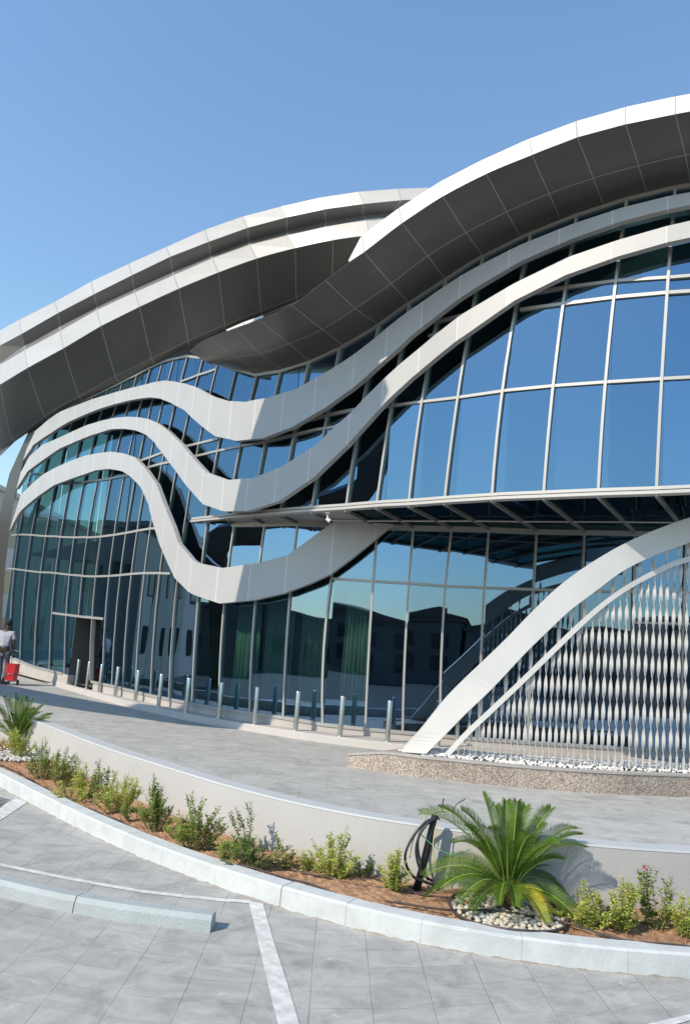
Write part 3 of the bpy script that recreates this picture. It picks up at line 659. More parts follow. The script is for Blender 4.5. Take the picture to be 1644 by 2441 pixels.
# ------------------------------------------------------------------ wave bands
def dense(px, o): 
    h = [hitp(x, y, o) for x, y in px]; h.sort(key=lambda q: q[0]); return [q[0] for q in h], [q[1].z for q in h]
def band(up, lo, pl, out=.33, back=.22, name="wave_band", extra=()):
    o = offset(pl, out); ob = offset(pl, back)
    us, uz = dense(up, o); lss, lz = dense(lo, o)
    s0, s1 = min(us[0], lss[0]), max(us[-1], lss[-1])
    ss = sorted(set([round(s, 3) for s in [s0, s1]+us+lss+[float(k) for k in range(len(pl)) if s0 < k < s1]]))
    s2 = [ss[0]]
    for s in ss[1:]:
        if s-s2[-1] > .12 or abs(s-round(s)) < .001:
            if s-s2[-1] <= .12 and abs(s2[-1]-round(s2[-1])) > .001: s2[-1] = s
            elif s-s2[-1] > .02: s2.append(s)
    ss = s2
    U = [P3(o, s, interp(us, uz, s)) for s in ss]; Lw = [P3(o, s, min(interp(lss, lz, s), interp(us, uz, s)-.002)) for s in ss]
    UB = [P3(ob, s, interp(us, uz, s)) for s in ss]; LB = [P3(ob, s, min(interp(lss, lz, s), interp(us, uz, s)-.002)) for s in ss]
    g = G(); g.strip([U, Lw], us=ss, vs_=[.1, .9])
    g.strip([UB, U], us=ss, vs_=[.1, .9]); g.strip([Lw, LB], us=ss, vs_=[.1, .9]); g.strip([LB, UB], us=ss, vs_=[.1, .9])
    g.add([U[0], UB[0], LB[0], Lw[0]], [(0, 1, 2, 3)]); g.add([U[-1], UB[-1], LB[-1], Lw[-1]], [(0, 1, 2, 3)])
    return g.build(name, M_band, BLD)
B1U = [(56, 1096), (65, 1068), (84, 1028), (115, 1001), (136, 986), (180, 967), (245, 944), (283, 933), (329, 921), (367, 911), (391, 907), (415, 909), (440, 914), (467, 922), (503, 943), (545, 956), (585, 958), (640, 948), (708, 927), (786, 882), (822, 859), (893, 806), (961, 750), (1047, 690), (1135, 636), (1249, 579), (1365, 533), (1484, 494), (1603, 465), (1644, 458), (1760, 440)]
B1L = [(56, 1097), (82, 1057), (122, 1032), (165, 1005), (203, 988), (241, 973), (283, 961), (333, 950), (358, 947), (383, 950), (409, 961), (440, 978), (475, 1011), (513, 1040), (563, 1051), (626, 1045), (695, 1019), (773, 973), (865, 904), (950, 828), (979, 800), (1034, 757), (1126, 690), (1241, 622), (1359, 570), (1480, 527), (1602, 496), (1644, 488), (1760, 470)]
B2U = [(40, 1164), (50, 1126), (67, 1091), (99, 1061), (138, 1045), (165, 1032), (203, 1015), (241, 1003), (283, 995), (325, 994), (352, 998), (377, 1009), (402, 1028), (432, 1057), (463, 1095), (494, 1128), (543, 1144), (602, 1140), (672, 1112), (756, 1059), (800, 1015), (831, 988), (869, 948), (902, 915), (950, 870), (1034, 800), (1110, 743), (1231, 672), (1349, 614), (1472, 572), (1595, 537), (1644, 526), (1760, 506)]
B2L = [(40, 1165), (67, 1122), (105, 1095), (145, 1068), (184, 1051), (222, 1036), (260, 1024), (291, 1022), (325, 1026), (346, 1034), (367, 1053), (390, 1084), (417, 1120), (446, 1160), (484, 1202), (532, 1219), (591, 1218), (664, 1195), (745, 1140), (836, 1050), (925, 952), (981, 900), (1050, 842), (1118, 792), (1226, 716), (1346, 656), (1472, 611), (1595, 576), (1644, 566), (1760, 546)]
B3U = [(23, 1266), (29, 1225), (50, 1179), (77, 1153), (103, 1131), (138, 1112), (168, 1099), (199, 1087), (233, 1080), (268, 1077), (299, 1082), (323, 1091), (348, 1118), (373, 1153), (394, 1210), (413, 1256), (425, 1294), (449, 1322), (472, 1343), (531, 1354), (615, 1342), (695, 1322), (749, 1277), (795, 1242), (860, 1245), (936, 1249)]
B3L = [(23, 1267), (48, 1218), (88, 1185), (130, 1156), (165, 1143), (203, 1130), (231, 1120), (264, 1118), (293, 1124), (310, 1135), (335, 1160), (354, 1202), (364, 1244), (379, 1294), (402, 1348), (413, 1375), (462, 1418), (527, 1440), (607, 1430), (688, 1412), (779, 1374), (837, 1332), (894, 1286), (936, 1250)]
band(B1U, B1L, UPm); band(B2U, B2L, UPm); band(B3U, B3L, PLm)

# ------------------------------------------------------------------ roofs
EXL = lambda l: l
OA = offset(UPm, lambda i: interp([nL, nL+4, nL+7, nL+9, nL+11, nL+12], [.95, 1.35, 1.53, 1.53, 1.38, 1.23], i))
ROOFA = empty("canopy_roof", (2, 11, 8), None, None); ROOFA.parent = BLD; ROOFA.location = Vector((2, 11, 8))-BLD.location
FAt = [(830, 621), (861, 562), (950, 496), (1047, 434), (1152, 380), (1260, 331), (1372, 289), (1490, 255), (1608, 230), (1720, 210), (1840, 193)]
FAb = [(832, 624), (867, 601), (957, 532), (1054, 468), (1158, 414), (1267, 369), (1375, 327), (1490, 296), (1608, 272), (1722, 252), (1842, 236)]
a = [hit(x, y, OA) for x, y in FAt]; b = [hit(x, y, OA) for x, y in FAb]
g = G(); g.strip([a, b], vs_=[.1, .9]); 
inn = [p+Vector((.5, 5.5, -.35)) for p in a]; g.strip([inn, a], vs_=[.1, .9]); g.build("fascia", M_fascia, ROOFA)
SA_o = [(452, 838), (470, 822), (498, 806), (560, 782), (616, 762), (695, 728), (775, 668)]+FAb[1:]
SA_m = [(500, 868), (524, 861), (563, 851), (619, 843), (689, 819), (768, 785), (846, 735), (932, 676), (1019, 610), (1110, 555), (1207, 505), (1308, 462), (1413, 425), (1521, 395), (1632, 370), (1745, 350), (1860, 334)]
SA_i = [(516, 867), (556, 880), (619, 890), (676, 881), (739, 861), (818, 823), (901, 773), (974, 721), (1060, 665), (1150, 609), (1240, 564), (1336, 524), (1437, 488), (1541, 460), (1645, 438), (1755, 420), (1862, 408)]
SA_o = SA_o[:len(SA_i)-0] if len(SA_o) >= len(SA_i) else SA_o
nn_ = min(len(SA_o), len(SA_m), len(SA_i))
Om = offset(UPm, lambda i: interp([nL, nL+4, nL+7, nL+9, nL+11, nL+12], [.45, .62, .7, .7, .64, .58], i))
ro = [hit(x, y, OA) for x, y in SA_o[:nn_]]; rm = [hit(x, y, Om) for x, y in SA_m[:nn_]]; ri = [hit(x, y, offset(UPm, .02)) for x, y in SA_i[:nn_]]
def fine(rows, k=4):
    """subdivide rows between given lines with a smooth curve; keeps whole-number UVs on the given lines"""
    n = len(rows[0]); out = []; us = []; vs = []
    for i in range(n-1):
        for q in range(k):
            us.append(i+q/k)
    us.append(n-1)
    def cat(p, u):
        i = min(int(u), len(p)-2); f = u-i; a, b = p[i], p[i+1]; m0 = (b-p[max(i-1, 0)])/(2 if i > 0 else 1); m1 = (p[min(i+2, len(p)-1)]-a)/(2 if i < len(p)-2 else 1)
        return a*(2*f**3-3*f*f+1)+m0*(f**3-2*f*f+f)+b*(-2*f**3+3*f*f)+m1*(f**3-f*f)
    R_ = [[cat(r, u) for u in us] for r in rows]
    m = len(rows); vv = [j/k for j in range((m-1)*k+1)]
    out = [[cat([R_[j][i] for j in range(m)], v) for i in range(len(us))] for v in vv]
    return out, us, vv
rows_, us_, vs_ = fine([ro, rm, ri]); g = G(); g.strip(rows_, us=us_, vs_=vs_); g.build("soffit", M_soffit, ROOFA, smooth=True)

ROOFB = empty("canopy_roof", (-4, 16, 9), None, None); ROOFB.parent = BLD; ROOFB.location = Vector((-4, 16, 9))-BLD.location
ob_ = [np.array(p) for p in PLm]
ob_f = lambda d: (lambda i: d+interp([0, 2, 7], [.55, .45, 0], i))
OBu = offset(PLm, ob_f(1.40)); OBl = offset(PLm, ob_f(1.2)); OBr = offset(PLm, ob_f(1.12))
FBt = [(-170, 882), (-80, 832), (0, 788), (47, 762), (131, 720), (218, 671), (307, 629), (396, 589), (488, 548), (579, 516), (671, 492), (763, 471), (855, 457), (947, 450), (1035, 447), (1110, 446)]
FBb = [(-170, 918), (-80, 868), (0, 824), (52, 796), (139, 746), (225, 701), (315, 656), (406, 612), (498, 576), (590, 543), (683, 518), (773, 499), (867, 486), (957, 477), (1045, 473), (1120, 472)]
FBm = [(-170, 960), (-80, 909), (0, 866), (58, 824), (144, 777), (231, 730), (320, 688), (411, 646), (502, 608), (593, 574), (684, 550), (776, 527), (864, 512), (935, 506), (1020, 500), (1095, 498)]
GBt = [(-170, 966), (-80, 914), (0, 870), (59, 835), (144, 789), (231, 739), (322, 697), (414, 656), (506, 616), (595, 584), (687, 561), (776, 541), (873, 523), (940, 517), (1025, 512), (1100, 510)]
GBb = [(-170, 1014), (-80, 962), (0, 917), (66, 877), (152, 830), (241, 777), (333, 731), (426, 688), (521, 649), (612, 616), (704, 591), (794, 572), (880, 560), (950, 552), (1035, 546), (1110, 544)]
H_ = lambda l, o: [hit(x, y, o) for x, y in l]
ut, ub, um, lt, lb = H_(FBt, OBu), H_(FBb, OBu), H_(FBm, OBr), H_(GBt, OBl), H_(GBb, OBl)
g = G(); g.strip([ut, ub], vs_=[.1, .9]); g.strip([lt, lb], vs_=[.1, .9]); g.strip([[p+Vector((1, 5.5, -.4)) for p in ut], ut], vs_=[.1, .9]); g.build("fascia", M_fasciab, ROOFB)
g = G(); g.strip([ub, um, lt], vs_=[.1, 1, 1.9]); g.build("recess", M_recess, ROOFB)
SB_m = [(-120, 1128), (-40, 1080), (29, 1047), (107, 992), (189, 945), (275, 897), (362, 855), (449, 812), (536, 775), (622, 741), (706, 709), (792, 668), (870, 650), (950, 640)]
SB_i = [(-100, 1150), (-20, 1105), (58, 1033), (131, 990), (205, 950), (290, 912), (375, 866), (449, 828), (540, 787), (626, 752), (712, 716), (800, 672), (880, 655), (960, 645)]
sb_o = [(x, y) for x, y in GBb[:len(SB_m)]]
o1 = H_(sb_o, OBl); o2 = H_(SB_m, offset(PLm, .22)); o3 = H_(SB_i, offset(PLm, .03))
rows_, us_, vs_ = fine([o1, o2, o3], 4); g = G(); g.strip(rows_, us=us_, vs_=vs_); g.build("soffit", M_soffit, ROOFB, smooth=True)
g = G(); g.strip([[hit(x, y, offset(UPm, 1.0)) for x, y in [(539, 786), (580, 768), (628, 751)]], [hit(x, y, offset(UPm, 1.0)) for x, y in [(541, 790), (584, 774), (628, 756)]]]); g.build("sky_gap_strip", M_fascia, ROOFA)  # white strip standing in for bright sky in the gap between the roofs
# end cover of the facade running down on the left
SR = [(104, 1006), (98, 1011), (57, 1095), (40, 1164), (23, 1267), (13, 1355), (7, 1450), (2, 1570)]
SL = [(78, 1018), (69, 1028), (23, 1130), (2, 1215), (-14, 1300), (-24, 1380), (-30, 1460), (-32, 1580)]
o = offset(UPm, .04); r1 = [hit(x, y, o) for x, y in SR]; r2 = []
E0 = np.array(r1[-1][:2])
for (x, y), q in zip(SL, r1):
    p = hit(x, y, o); r2.append(p)
g = G(); g.strip([r2, r1]); g.strip([[p+Vector((0, 1, 0)) for p in r2], r2]); g.build("end_cover", mat("shaded_end_cladding", (.062, .056, .048), .45, var=.15), BLD)  # cladding colour darkened to stand in for shade on this side

# ------------------------------------------------------------------ added unseen beam left of the view, shaped to shade the walk and middle bands
BT = [(-12.6, 22.4, .37, .55), (-8.6, 19.3, .37, .6), (-5.6, 16.95, .37, .55), (-3.6, 15.75, .5, .55), (-2.35, 15.0, .8, .6), (-1.75, 14.6, 2.0, .65), (-1.35, 14.3, 3.7, .75), (-.95, 13.7, 5.3, 1.0), (-.3, 12.9, 6.5, 1.35), (.1, 12.6, 7.1, 1.4)]
M_dkp = mat("dark_caster_cladding", (.10, .09, .08), .35, .2)
cp = [Vector(t[:3])+TOSUN*(7/math.cos(EL)) for t in BT]; cp[-1] += Vector((-.75, .25, -.2)); hw = [t[3] for t in BT]
cp = [Vector((-22, 17.5, 0)), Vector((-20, 17.6, 3.8))]+cp; hw = [.6, .6]+hw
rows, us, vs = fine([cp, cp], 5); cps = rows[0]; hws = [interp(range(len(hw)), hw, u) for u in us]
def bsec(i):
    t = (cps[min(i+1, len(cps)-1)]-cps[max(i-1, 0)]).normalized(); sdv = t.cross(TOSUN).normalized()*hws[i]; th = TOSUN*interp([0, 7, 9, 11], [.15, .15, .45, 1.1], us[i])
    return [sdv-th, sdv+th, -sdv+th, -sdv-th]
g = G(); g.sweep(cps, bsec)
tag(g.build("shadow_caster_beam", M_dkp), "added unseen curved beam, shaped to cast the shadow band and mirror dark in the glass", "arch")
# ------------------------------------------------------------------ curtains behind the lower glass
def curtain(s0, s1, z1, label, ph):
    o = offset(PLm, -.35); n = 70; r0, r1 = [], []
    for i in range(n):
        s = s0+(s1-s0)*i/(n-1); d = .045*math.sin(i*.55+ph)+.012*math.sin(i*1.3); q = plan(offset(PLm, -.35+0), s); nn = nrm(PLm, s)
        r0.append(Vector((q[0]+nn.x*d, q[1]+nn.y*d, .56))); r1.append(Vector((q[0]+nn.x*d*.7, q[1]+nn.y*d*.7, z1)))
    g = G(); g.strip([r0, r1]); g.uv = {}
    ob = g.build("curtain", mat("pale_green_curtain", (.80, .82, .76), .9), None, True); m_ = ob.modifiers.new("solid", 'SOLIDIFY'); m_.thickness = .004
    tag(ob, label, "curtain", "curtains behind the ground floor glass")
st = lambda x, y: hitp(x, y, PLm)[0]
curtain(st(530, 1560), st(590, 1560), 3.2, "pleated curtain behind the pane just left of the lowest bend of the wave band", 0)
curtain(st(606, 1560), st(676, 1560), 3.3, "pleated curtain in the shaded pane under the lowest bend of the wave band", 1)
curtain(st(806, 1560), st(868, 1560), 3.5, "brightest pleated curtain, sunlit behind the glass left of the white arch foot", 2)
curtain(st(695, 1560), st(765, 1560), 3.3, "dim curtain between the shaded pane and the brightest curtain", 3)

# ------------------------------------------------------------------ security camera under the ledge
c = hit(783, 1240, offset(UPm, .12)); SCM = empty("security_camera", c, "small grey bullet camera hanging under the ledge above the wave band", "camera")
g = G(); d = Vector((.5, -.75, -.45)).normalized(); g.tube([c-d*.07, c-d*.05, c+d*.07, c+d*.08], [.02, .035, .035, .03], 12); g.build("camera_body", mat("camera_grey", (.55, .55, .52), .4), SCM)
g = G(); g.tube([c+d*.08, c+d*.086], .026, 12); g.build("lens", M_black, SCM)
g = G(); g.tube([c-d*.04+Vector((0, 0, .03)), c+Vector((-.03, .05, .14))], .014, 8); g.box(c+Vector((-.03, .05, .13)), (.04, 0, 0), (0, .04, 0), (0, 0, .01)); g.build("bracket", M_alu, SCM)

# ------------------------------------------------------------------ bollards
BO = [(28, 1593), (161, 1629), (182, 1636), (207, 1643.7), (237, 1653), (275, 1663), (323, 1674), (378, 1688), (443, 1701), (521, 1715), (606, 1730), (704, 1744), (810, 1758), (923, 1771), (1043, 1782)]
BL = ["steel bollard half hidden behind the person and the trolley", "steel bollard standing in front of the entrance door's left edge, first of the close-set ones",
 "steel bollard directly in front of the dark door opening", "steel bollard beside the white door handle", "steel bollard just right of the entrance door", "fifth steel bollard from the entrance door's left edge", "last sunlit steel bollard before the shaded stretch of kerb",
 "grey shaded steel bollard, left one of the two on the shaded stretch of kerb", "grey shaded steel bollard, right one of the two on the shaded stretch of kerb", "steel bollard right after the shaded stretch of kerb, under the wave band's lowest bend",
 "steel bollard in front of the shaded curtain pane", "steel bollard left of the dim curtain, fourth from the white arch foot", "steel bollard in front of the sunlit pleated curtain", "steel bollard nearest to the left of the white arch foot", "steel bollard whose top alone shows behind the white arch"]
g = G(); r = .047
g.tube([(0, 0, 0), (0, 0, .70), (0, 0, .716), (0, 0, .722)], [r, r, r-.004, r-.012], 24)
proto = None
g2 = G(); g2.tube([(0, 0, 0), (0, 0, .006)], [.06, .058], 24)
for k, (x, y) in enumerate(BO):
    p = onz(x, y-3, .5)
    if proto is None:
        e = bpy.data.objects.new("bollard", None); C.objects.link(e); e.location = (0, 0, 0)
        b1 = g.build("post", M_steel, e, True); b2 = g2.build("base_collar", M_steel, e)
        m_ = b1.modifiers.new("split", 'EDGE_SPLIT'); m_.split_angle = math.radians(40); proto = (e, [b1, b2])
    else:
        e = proto[0].copy(); C.objects.link(e)
        for ch in proto[1]:
            c2 = ch.copy(); C.objects.link(c2); c2.parent = e
    e.location = p; tag(e, BL[k], "bollard", "steel bollards along the walkway kerb")

# ------------------------------------------------------------------ granite planter
PT = [(826, 1796), (916, 1792), (1000, 1803), (1107, 1813), (1200, 1822), (1300, 1830), (1426, 1838), (1540, 1843), (1644, 1847), (1800, 1852), (2000, 1856)]
PB = [(827, 1827), (911, 1841), (999, 1853), (1123, 1867), (1244, 1878), (1370, 1888), (1483, 1895), (1644, 1901), (1800, 1906), (2000, 1910)]
pb = [onz(x, y, .37) for x, y in PB]; pbl = [np.array([p.x, p.y]) for p in pb]
h = [hitp(x, y, pbl) for x, y in PT]
zt = lambda s: interp([q[0] for q in h], [q[1].z for q in h], s)
PLN = empty("granite_planter", pb[3], "low speckled brown granite planter with sloping left end carrying the white arch", "planter")
ss = [i*.25 for i in range((len(pbl)-1)*4+1)]
inner = offset(pbl, -1.25); inner[0] = pbl[0]+np.array([.35, .55])
fr = [P3(pbl, s, .36) for s in ss]; ft = [P3(pbl, s, zt(s)-.03) for s in ss]; bt = [P3(inner, s, zt(s)-.03) for s in ss]; bb = [P3(inner, s, .36) for s in ss]
g = G(); g.strip([fr, ft, bt, bb]); g.add([fr[0], ft[0], bt[0], bb[0]], [(0, 1, 2, 3)]); g.uv = {}; g.build("planter_body", M_granite, PLN)
o1 = offset(pbl, .012); o2 = offset(pbl, -.14); o2[0] = pbl[0]+np.array([.05, .1])
g = G(); A_ = [P3(o1, s, zt(s)-.028) for s in ss]; B_ = [P3(o1, s, zt(s)) for s in ss]; C_ = [P3(o2, s, zt(s)) for s in ss]
g.strip([A_, B_, C_]); g.uv = {}; g.build("coping", mat("pale_granite_coping", (.50, .46, .42), .5, var=.3, vscale=60), PLN)
# white gravel heaped round the foot of the arch
g = G(); rs = random.Random(5)
for k in range(5200):
    s = 1.9+rs.random()*6.6; dd = -.16-rs.random()**.8*.65; q = plan(offset(pbl, dd) if False else pbl, s); nn = nrm(pbl, s); q = Vector((q[0], q[1], 0))+nn*dd
    hgt = .05*min(1, (-dd-.14)/.18)
    blob(g, (q.x, q.y, zt(s)-.01+hgt*(.6+.6*rs.random())), .012+.012*rs.random(), k, .8, (5, 3))
tag(g.build("white_gravel", M_gravel), "bright white gravel heaped along the top of the granite planter", "gravel", kind='stuff')
g = G()
for k in range(3):
    q = hit(951+k*4, 1788, offset(pbl, -.3)); blob(g, (q.x, q.y, q.z), .018, 90+k)
tag(g.build("white_gravel", M_gravel), "few white stones lying left of the white arch foot", "gravel", kind='stuff')

# ------------------------------------------------------------------ ornamental screen: arch, rail and twisted bars
AP = offset(pbl, -.27)
SCR = empty("ornamental_screen", (2.5, 10.5, .7), "white arch screen filled with twisted vertical bars standing on the granite planter", "screen")
k_ = 2.24
def c7(l): return [(944+x/k_, 1200+y/k_) for x, y in l]
AO = c7([(28, 1328), (60, 1285), (130, 1210), (250, 1060), (350, 955), (450, 860), (600, 715), (735, 575), (870, 445), (1000, 345), (1150, 250), (1300, 175), (1450, 115), (1568, 75)])+[(1740, 1208), (1850, 1196), (1960, 1196), (2060, 1212)]
AI = c7([(160, 1337), (190, 1307), (262, 1236), (370, 1125), (460, 1040), (550, 950), (680, 810), (800, 692), (930, 570), (1050, 480), (1200, 368), (1350, 290), (1500, 232), (1568, 207)])+[(1740, 1262), (1850, 1250), (1960, 1250), (2060, 1266)]
RO = c7([(262, 1333), (330, 1259), (400, 1188), (475, 1118), (550, 1047), (625, 976), (700, 904), (775, 830), (850, 757), (925, 683), (1000, 612), (1075, 546), (1150, 488), (1225, 438), (1300, 394), (1375, 356), (1450, 320), (1568, 280)])+[(1740, 1300), (1850, 1290), (1960, 1290)]
def shift(l, d):
    out = []
    for i, (x, y) in enumerate(l):
        a = l[max(i-1, 0)]; b = l[min(i+1, len(l)-1)]; tx, ty = b[0]-a[0], b[1]-a[1]; q = math.hypot(tx, ty); out.append((x-ty/q*d, y+tx/q*d))
    return out
RI = shift(RO, 12.5)
def fin(uo, lo, out, thick, name, m):
    o = offset(AP, out); a = [hit(x, y, o) for x, y in uo]; b = [hit(x, y, o) for x, y in lo]
    def cr(p):
        rows, us, vs = fine([p, p], 4); return rows[0]
    a, b = cr(a), cr(b); bk = Vector((.12, 1, 0)).normalized()*thick
    g = G(); A2_ = [p+bk for p in a]; B2_ = [p+bk for p in b]
    g.strip([a, b, B2_, A2_, a]); g.add([a[0], b[0], B2_[0], A2_[0]], [(0, 1, 2, 3)]); g.uv = {}
    return g.build(name, m, SCR, False, .004)
fin(AO, AI, .12, .30, "arch_beam", M_white); fin(RO, RI, .05, .09, "inner_rail", M_white)
lowz = lambda s: 2-0
def zcurve(px, o):
    h = [hitp(x, y, o) for x, y in px]; return [q[0] for q in h], [q[1].z for q in h]
ri_s, ri_z = zcurve(RI, AP); ro_s, ro_z = zcurve(RO, AP); ai_s, ai_z = zcurve(AI, AP)
def twisted(s, z0, z1, phase0, name="twisted_bar"):
    p = plan(AP, s); n = nrm(AP, s); t = Vector((-n.y, n.x, 0)); g = G(); rows = []; N_ = max(8, int((z1-z0)/.014)); W, T = .0245+.002*rnd.random(), .0035; phase0 += (rnd.random()-.5)*.045
    for i in range(N_+1):
        z = z0+(z1-z0)*i/N_; ang = math.pi/2+max(0, z-phase0)/.355*math.pi
        a = t*math.cos(ang)+n*math.sin(ang); b = n*math.cos(ang)-t*math.sin(ang); c = Vector((p[0], p[1], z))
        rows.append([c-a*W-b*T, c+a*W-b*T, c+a*W+b*T, c-a*W+b*T])
    V = [q for r_ in rows for q in r_]; Fs = []
    for i in range(N_):
        for k in range(4): Fs.append((i*4+k, i*4+(k+1) % 4, (i+1)*4+(k+1) % 4, (i+1)*4+k))
    g.add(V, Fs); return g.build(name, M_bar, SCR, True)
BX = [330, 361, 391, 423, 455, 487, 519, 551, 583, 614, 646, 680, 710, 744, 779, 813, 846, 880, 913, 945, 984, 1020, 1058, 1094, 1129, 1166, 1203, 1242, 1276, 1314, 1352, 1387, 1422, 1460, 1495, 1532, 1568]
ybot = lambda x: interp([330, 423, 1020, 1568], [1338, 1346, 1385, 1412], x)
nb = 0
BS = []
for x in BX:
    s, q = hitp(944+x/k_, 1200+ybot(x)/k_, AP); BS.append(s)
st_ = BS[-1]-BS[-2]
for k in range(1, 7): BS.append(BS[36]+k*st_*.97)
for i, s in enumerate(BS):
    zt_ = interp(ri_s, ri_z, s)+.01; z0 = .70
    if zt_-z0 > .04: o_ = twisted(s, z0, zt_, z0+.16); m_ = o_.modifiers.new("split", 'EDGE_SPLIT'); m_.split_angle = math.radians(35)
for x, y in [(325, 1220), (390, 1150), (450, 1090), (515, 1030), (585, 955), (655, 900), (720, 800), (795, 750), (868, 680), (935, 610), (1005, 550), (1080, 490), (1155, 450), (1218, 400), (1298, 350), (1370, 320), (1440, 290), (1505, 260), (1560, 250)]:
    s, q = hitp(944+x/k_, 1200+y/k_, AP); z0 = interp(ro_s, ro_z, s)-.01; z1 = interp(ai_s, ai_z, s)+.03
    o_ = twisted(s, z0, z1, .86); m_ = o_.modifiers.new("split", 'EDGE_SPLIT'); m_.split_angle = math.radians(35)

# ------------------------------------------------------------------ planting
def frond(base, tip, droop, m, parent, L_scale=1., nl=44, ll=.115, seed=0):
    R_ = random.Random(seed); base, tip = Vector(base), Vector(tip); d = tip-base
    up = Vector((0, 0, 1)); L = d.length
    c1 = base+d*.30+up*L*droop*.9; c2 = base+d*.72+up*L*droop*.75
    def B(t): return base*(1-t)**3+c1*3*t*(1-t)**2+c2*3*t*t*(1-t)+tip*t**3
    fr_ = []
    o = G(); g = G(); N_ = 14; g.tube([B(i/N_) for i in range(N_+1)], [.007*(1-.75*i/N_) for i in range(N_+1)], 5)
    tw = (R_.random()-.5)*1.3
    for i in range(nl):
        t = .12+.88*i/(nl-1); p = B(t); T = (B(min(1, t+.02))-B(max(0, t-.02))).normalized()
        S = T.cross(up); S = S.normalized() if S.length > .05 else Vector((1, 0, 0)); U = S.cross(T).normalized()
        S2 = S*math.cos(tw)+U*math.sin(tw); U2 = U*math.cos(tw)-S*math.sin(tw)
        prof = ll*(math.sin(math.pi*min(1, (t-.05)*.97))**.55*.95+.12)*(1 if t < .85 else .85)
        for sg in (-1, 1):
            dv = (S2*sg*.84+T*(.50+.40*t)+U2*(.34+.25*abs(T.z)+R_.random()*.14)).normalized(); l = prof*(.9+.2*R_.random()); wv = T*.0034
            mp_ = p+dv*l*.55+U2*.004; e = p+dv*l-U2*l*.10-up*l*.05
            o.add([p-wv*.8, p+wv*.8, mp_+wv, mp_-wv, e], [(0, 1, 2, 3), (3, 2, 4)])
    fo = o.build("frond", m, parent); g.build("midrib", M_rachis, fo)
    return fo
def palm(base, tips, label, droop, nl, ll, yellow=()):
    base = Vector(base); P = empty("sago_palm", base, label, "palm"); 
    g = G(); R_ = random.Random(2); g.tube([base+Vector((0, 0, -.03)), base+Vector((0, 0, .05)), base+Vector((0, 0, .12)), base+Vector((0, 0, .17))], [.075, .085, .07, .03], 12)
    for k in range(60):
        a = R_.random()*6.28; z = .01+.13*R_.random(); q = base+Vector((math.cos(a)*.07, math.sin(a)*.07, z)); e = q+Vector((math.cos(a)*.035, math.sin(a)*.035, .05)); g.tube([q, e], [.012, .003], 4)
    g.build("trunk", M_trunkp, P)
    for k, (x, y, dy) in enumerate(tips):
        tip = ony(x, y, base.y+dy); R2 = random.Random(k*7+1); a = R2.random()*6.28; dirv = (tip-base); dirv.z = 0
        b0 = base+Vector((0, 0, .13))+(dirv.normalized()*.03 if dirv.length > .01 else Vector((0, 0, 0)))
        horiz = dirv.length/max(.1, (tip-b0).length)
        frond(b0, tip, droop*(.25+horiz*1.0), M_frondy if k in yellow else M_frond, P, 1, nl, ll, k)
    return P
pb1 = onz(1207, 2165, .12)
T_A = [(1003, 1938, -.05), (1048, 1925, .15), (1100, 1932, -.2), (1150, 1893, .05), (1180, 1922, .3), (1206, 1910, .12), (1232, 1912, -.1), (1252, 1922, .28), (1312, 1928, .12), (1372, 1976, .2), (1383, 1990, -.1), (1392, 2020, .15), (1325, 2090, .4), (1345, 2130, .25), (1385, 2205, -.3), (1352, 2190, -.12), (1300, 2196, -.42), (1230, 2160, -.5), (1190, 2155, -.52), (1125, 2168, -.3), (1048, 2118, -.2), (1012, 2142, -.05), (1012, 2088, .15), (1050, 2062, .3), (1095, 2150, -.42), (1160, 1975, -.38), (1262, 1992, -.42), (1205, 2010, -.5), (1330, 2010, -.3), (1130, 2010, .35), (1080, 2010, -.35), (1290, 1960, .32), (1225, 1950, .2), (1110, 1970, .1), (1340, 2050, -.25)]
palm(pb1, T_A, "big green sago palm in the pebble ring at the right of the bed", .26, 66, .118, yellow=(16,))
pb2 = onz(36, 1788, .12)
T_B = [(8, 1662, -.1), (35, 1655, .1), (60, 1662, -.1), (82, 1668, .1), (106, 1680, 0), (124, 1703, .1), (-25, 1672, 0), (-60, 1700, .1), (20, 1668, .25), (48, 1672, -.25), (95, 1700, -.25), (70, 1690, .3), (-5, 1690, -.3), (118, 1712, -.1), (-80, 1740, 0), (25, 1700, -.35), (60, 1705, -.3), (-40, 1720, -.2), (85, 1690, .2), (10, 1720, -.3)]
palm(pb2, T_B, "small sago palm cut by the left edge behind the low shrubs", .2, 54, .135)

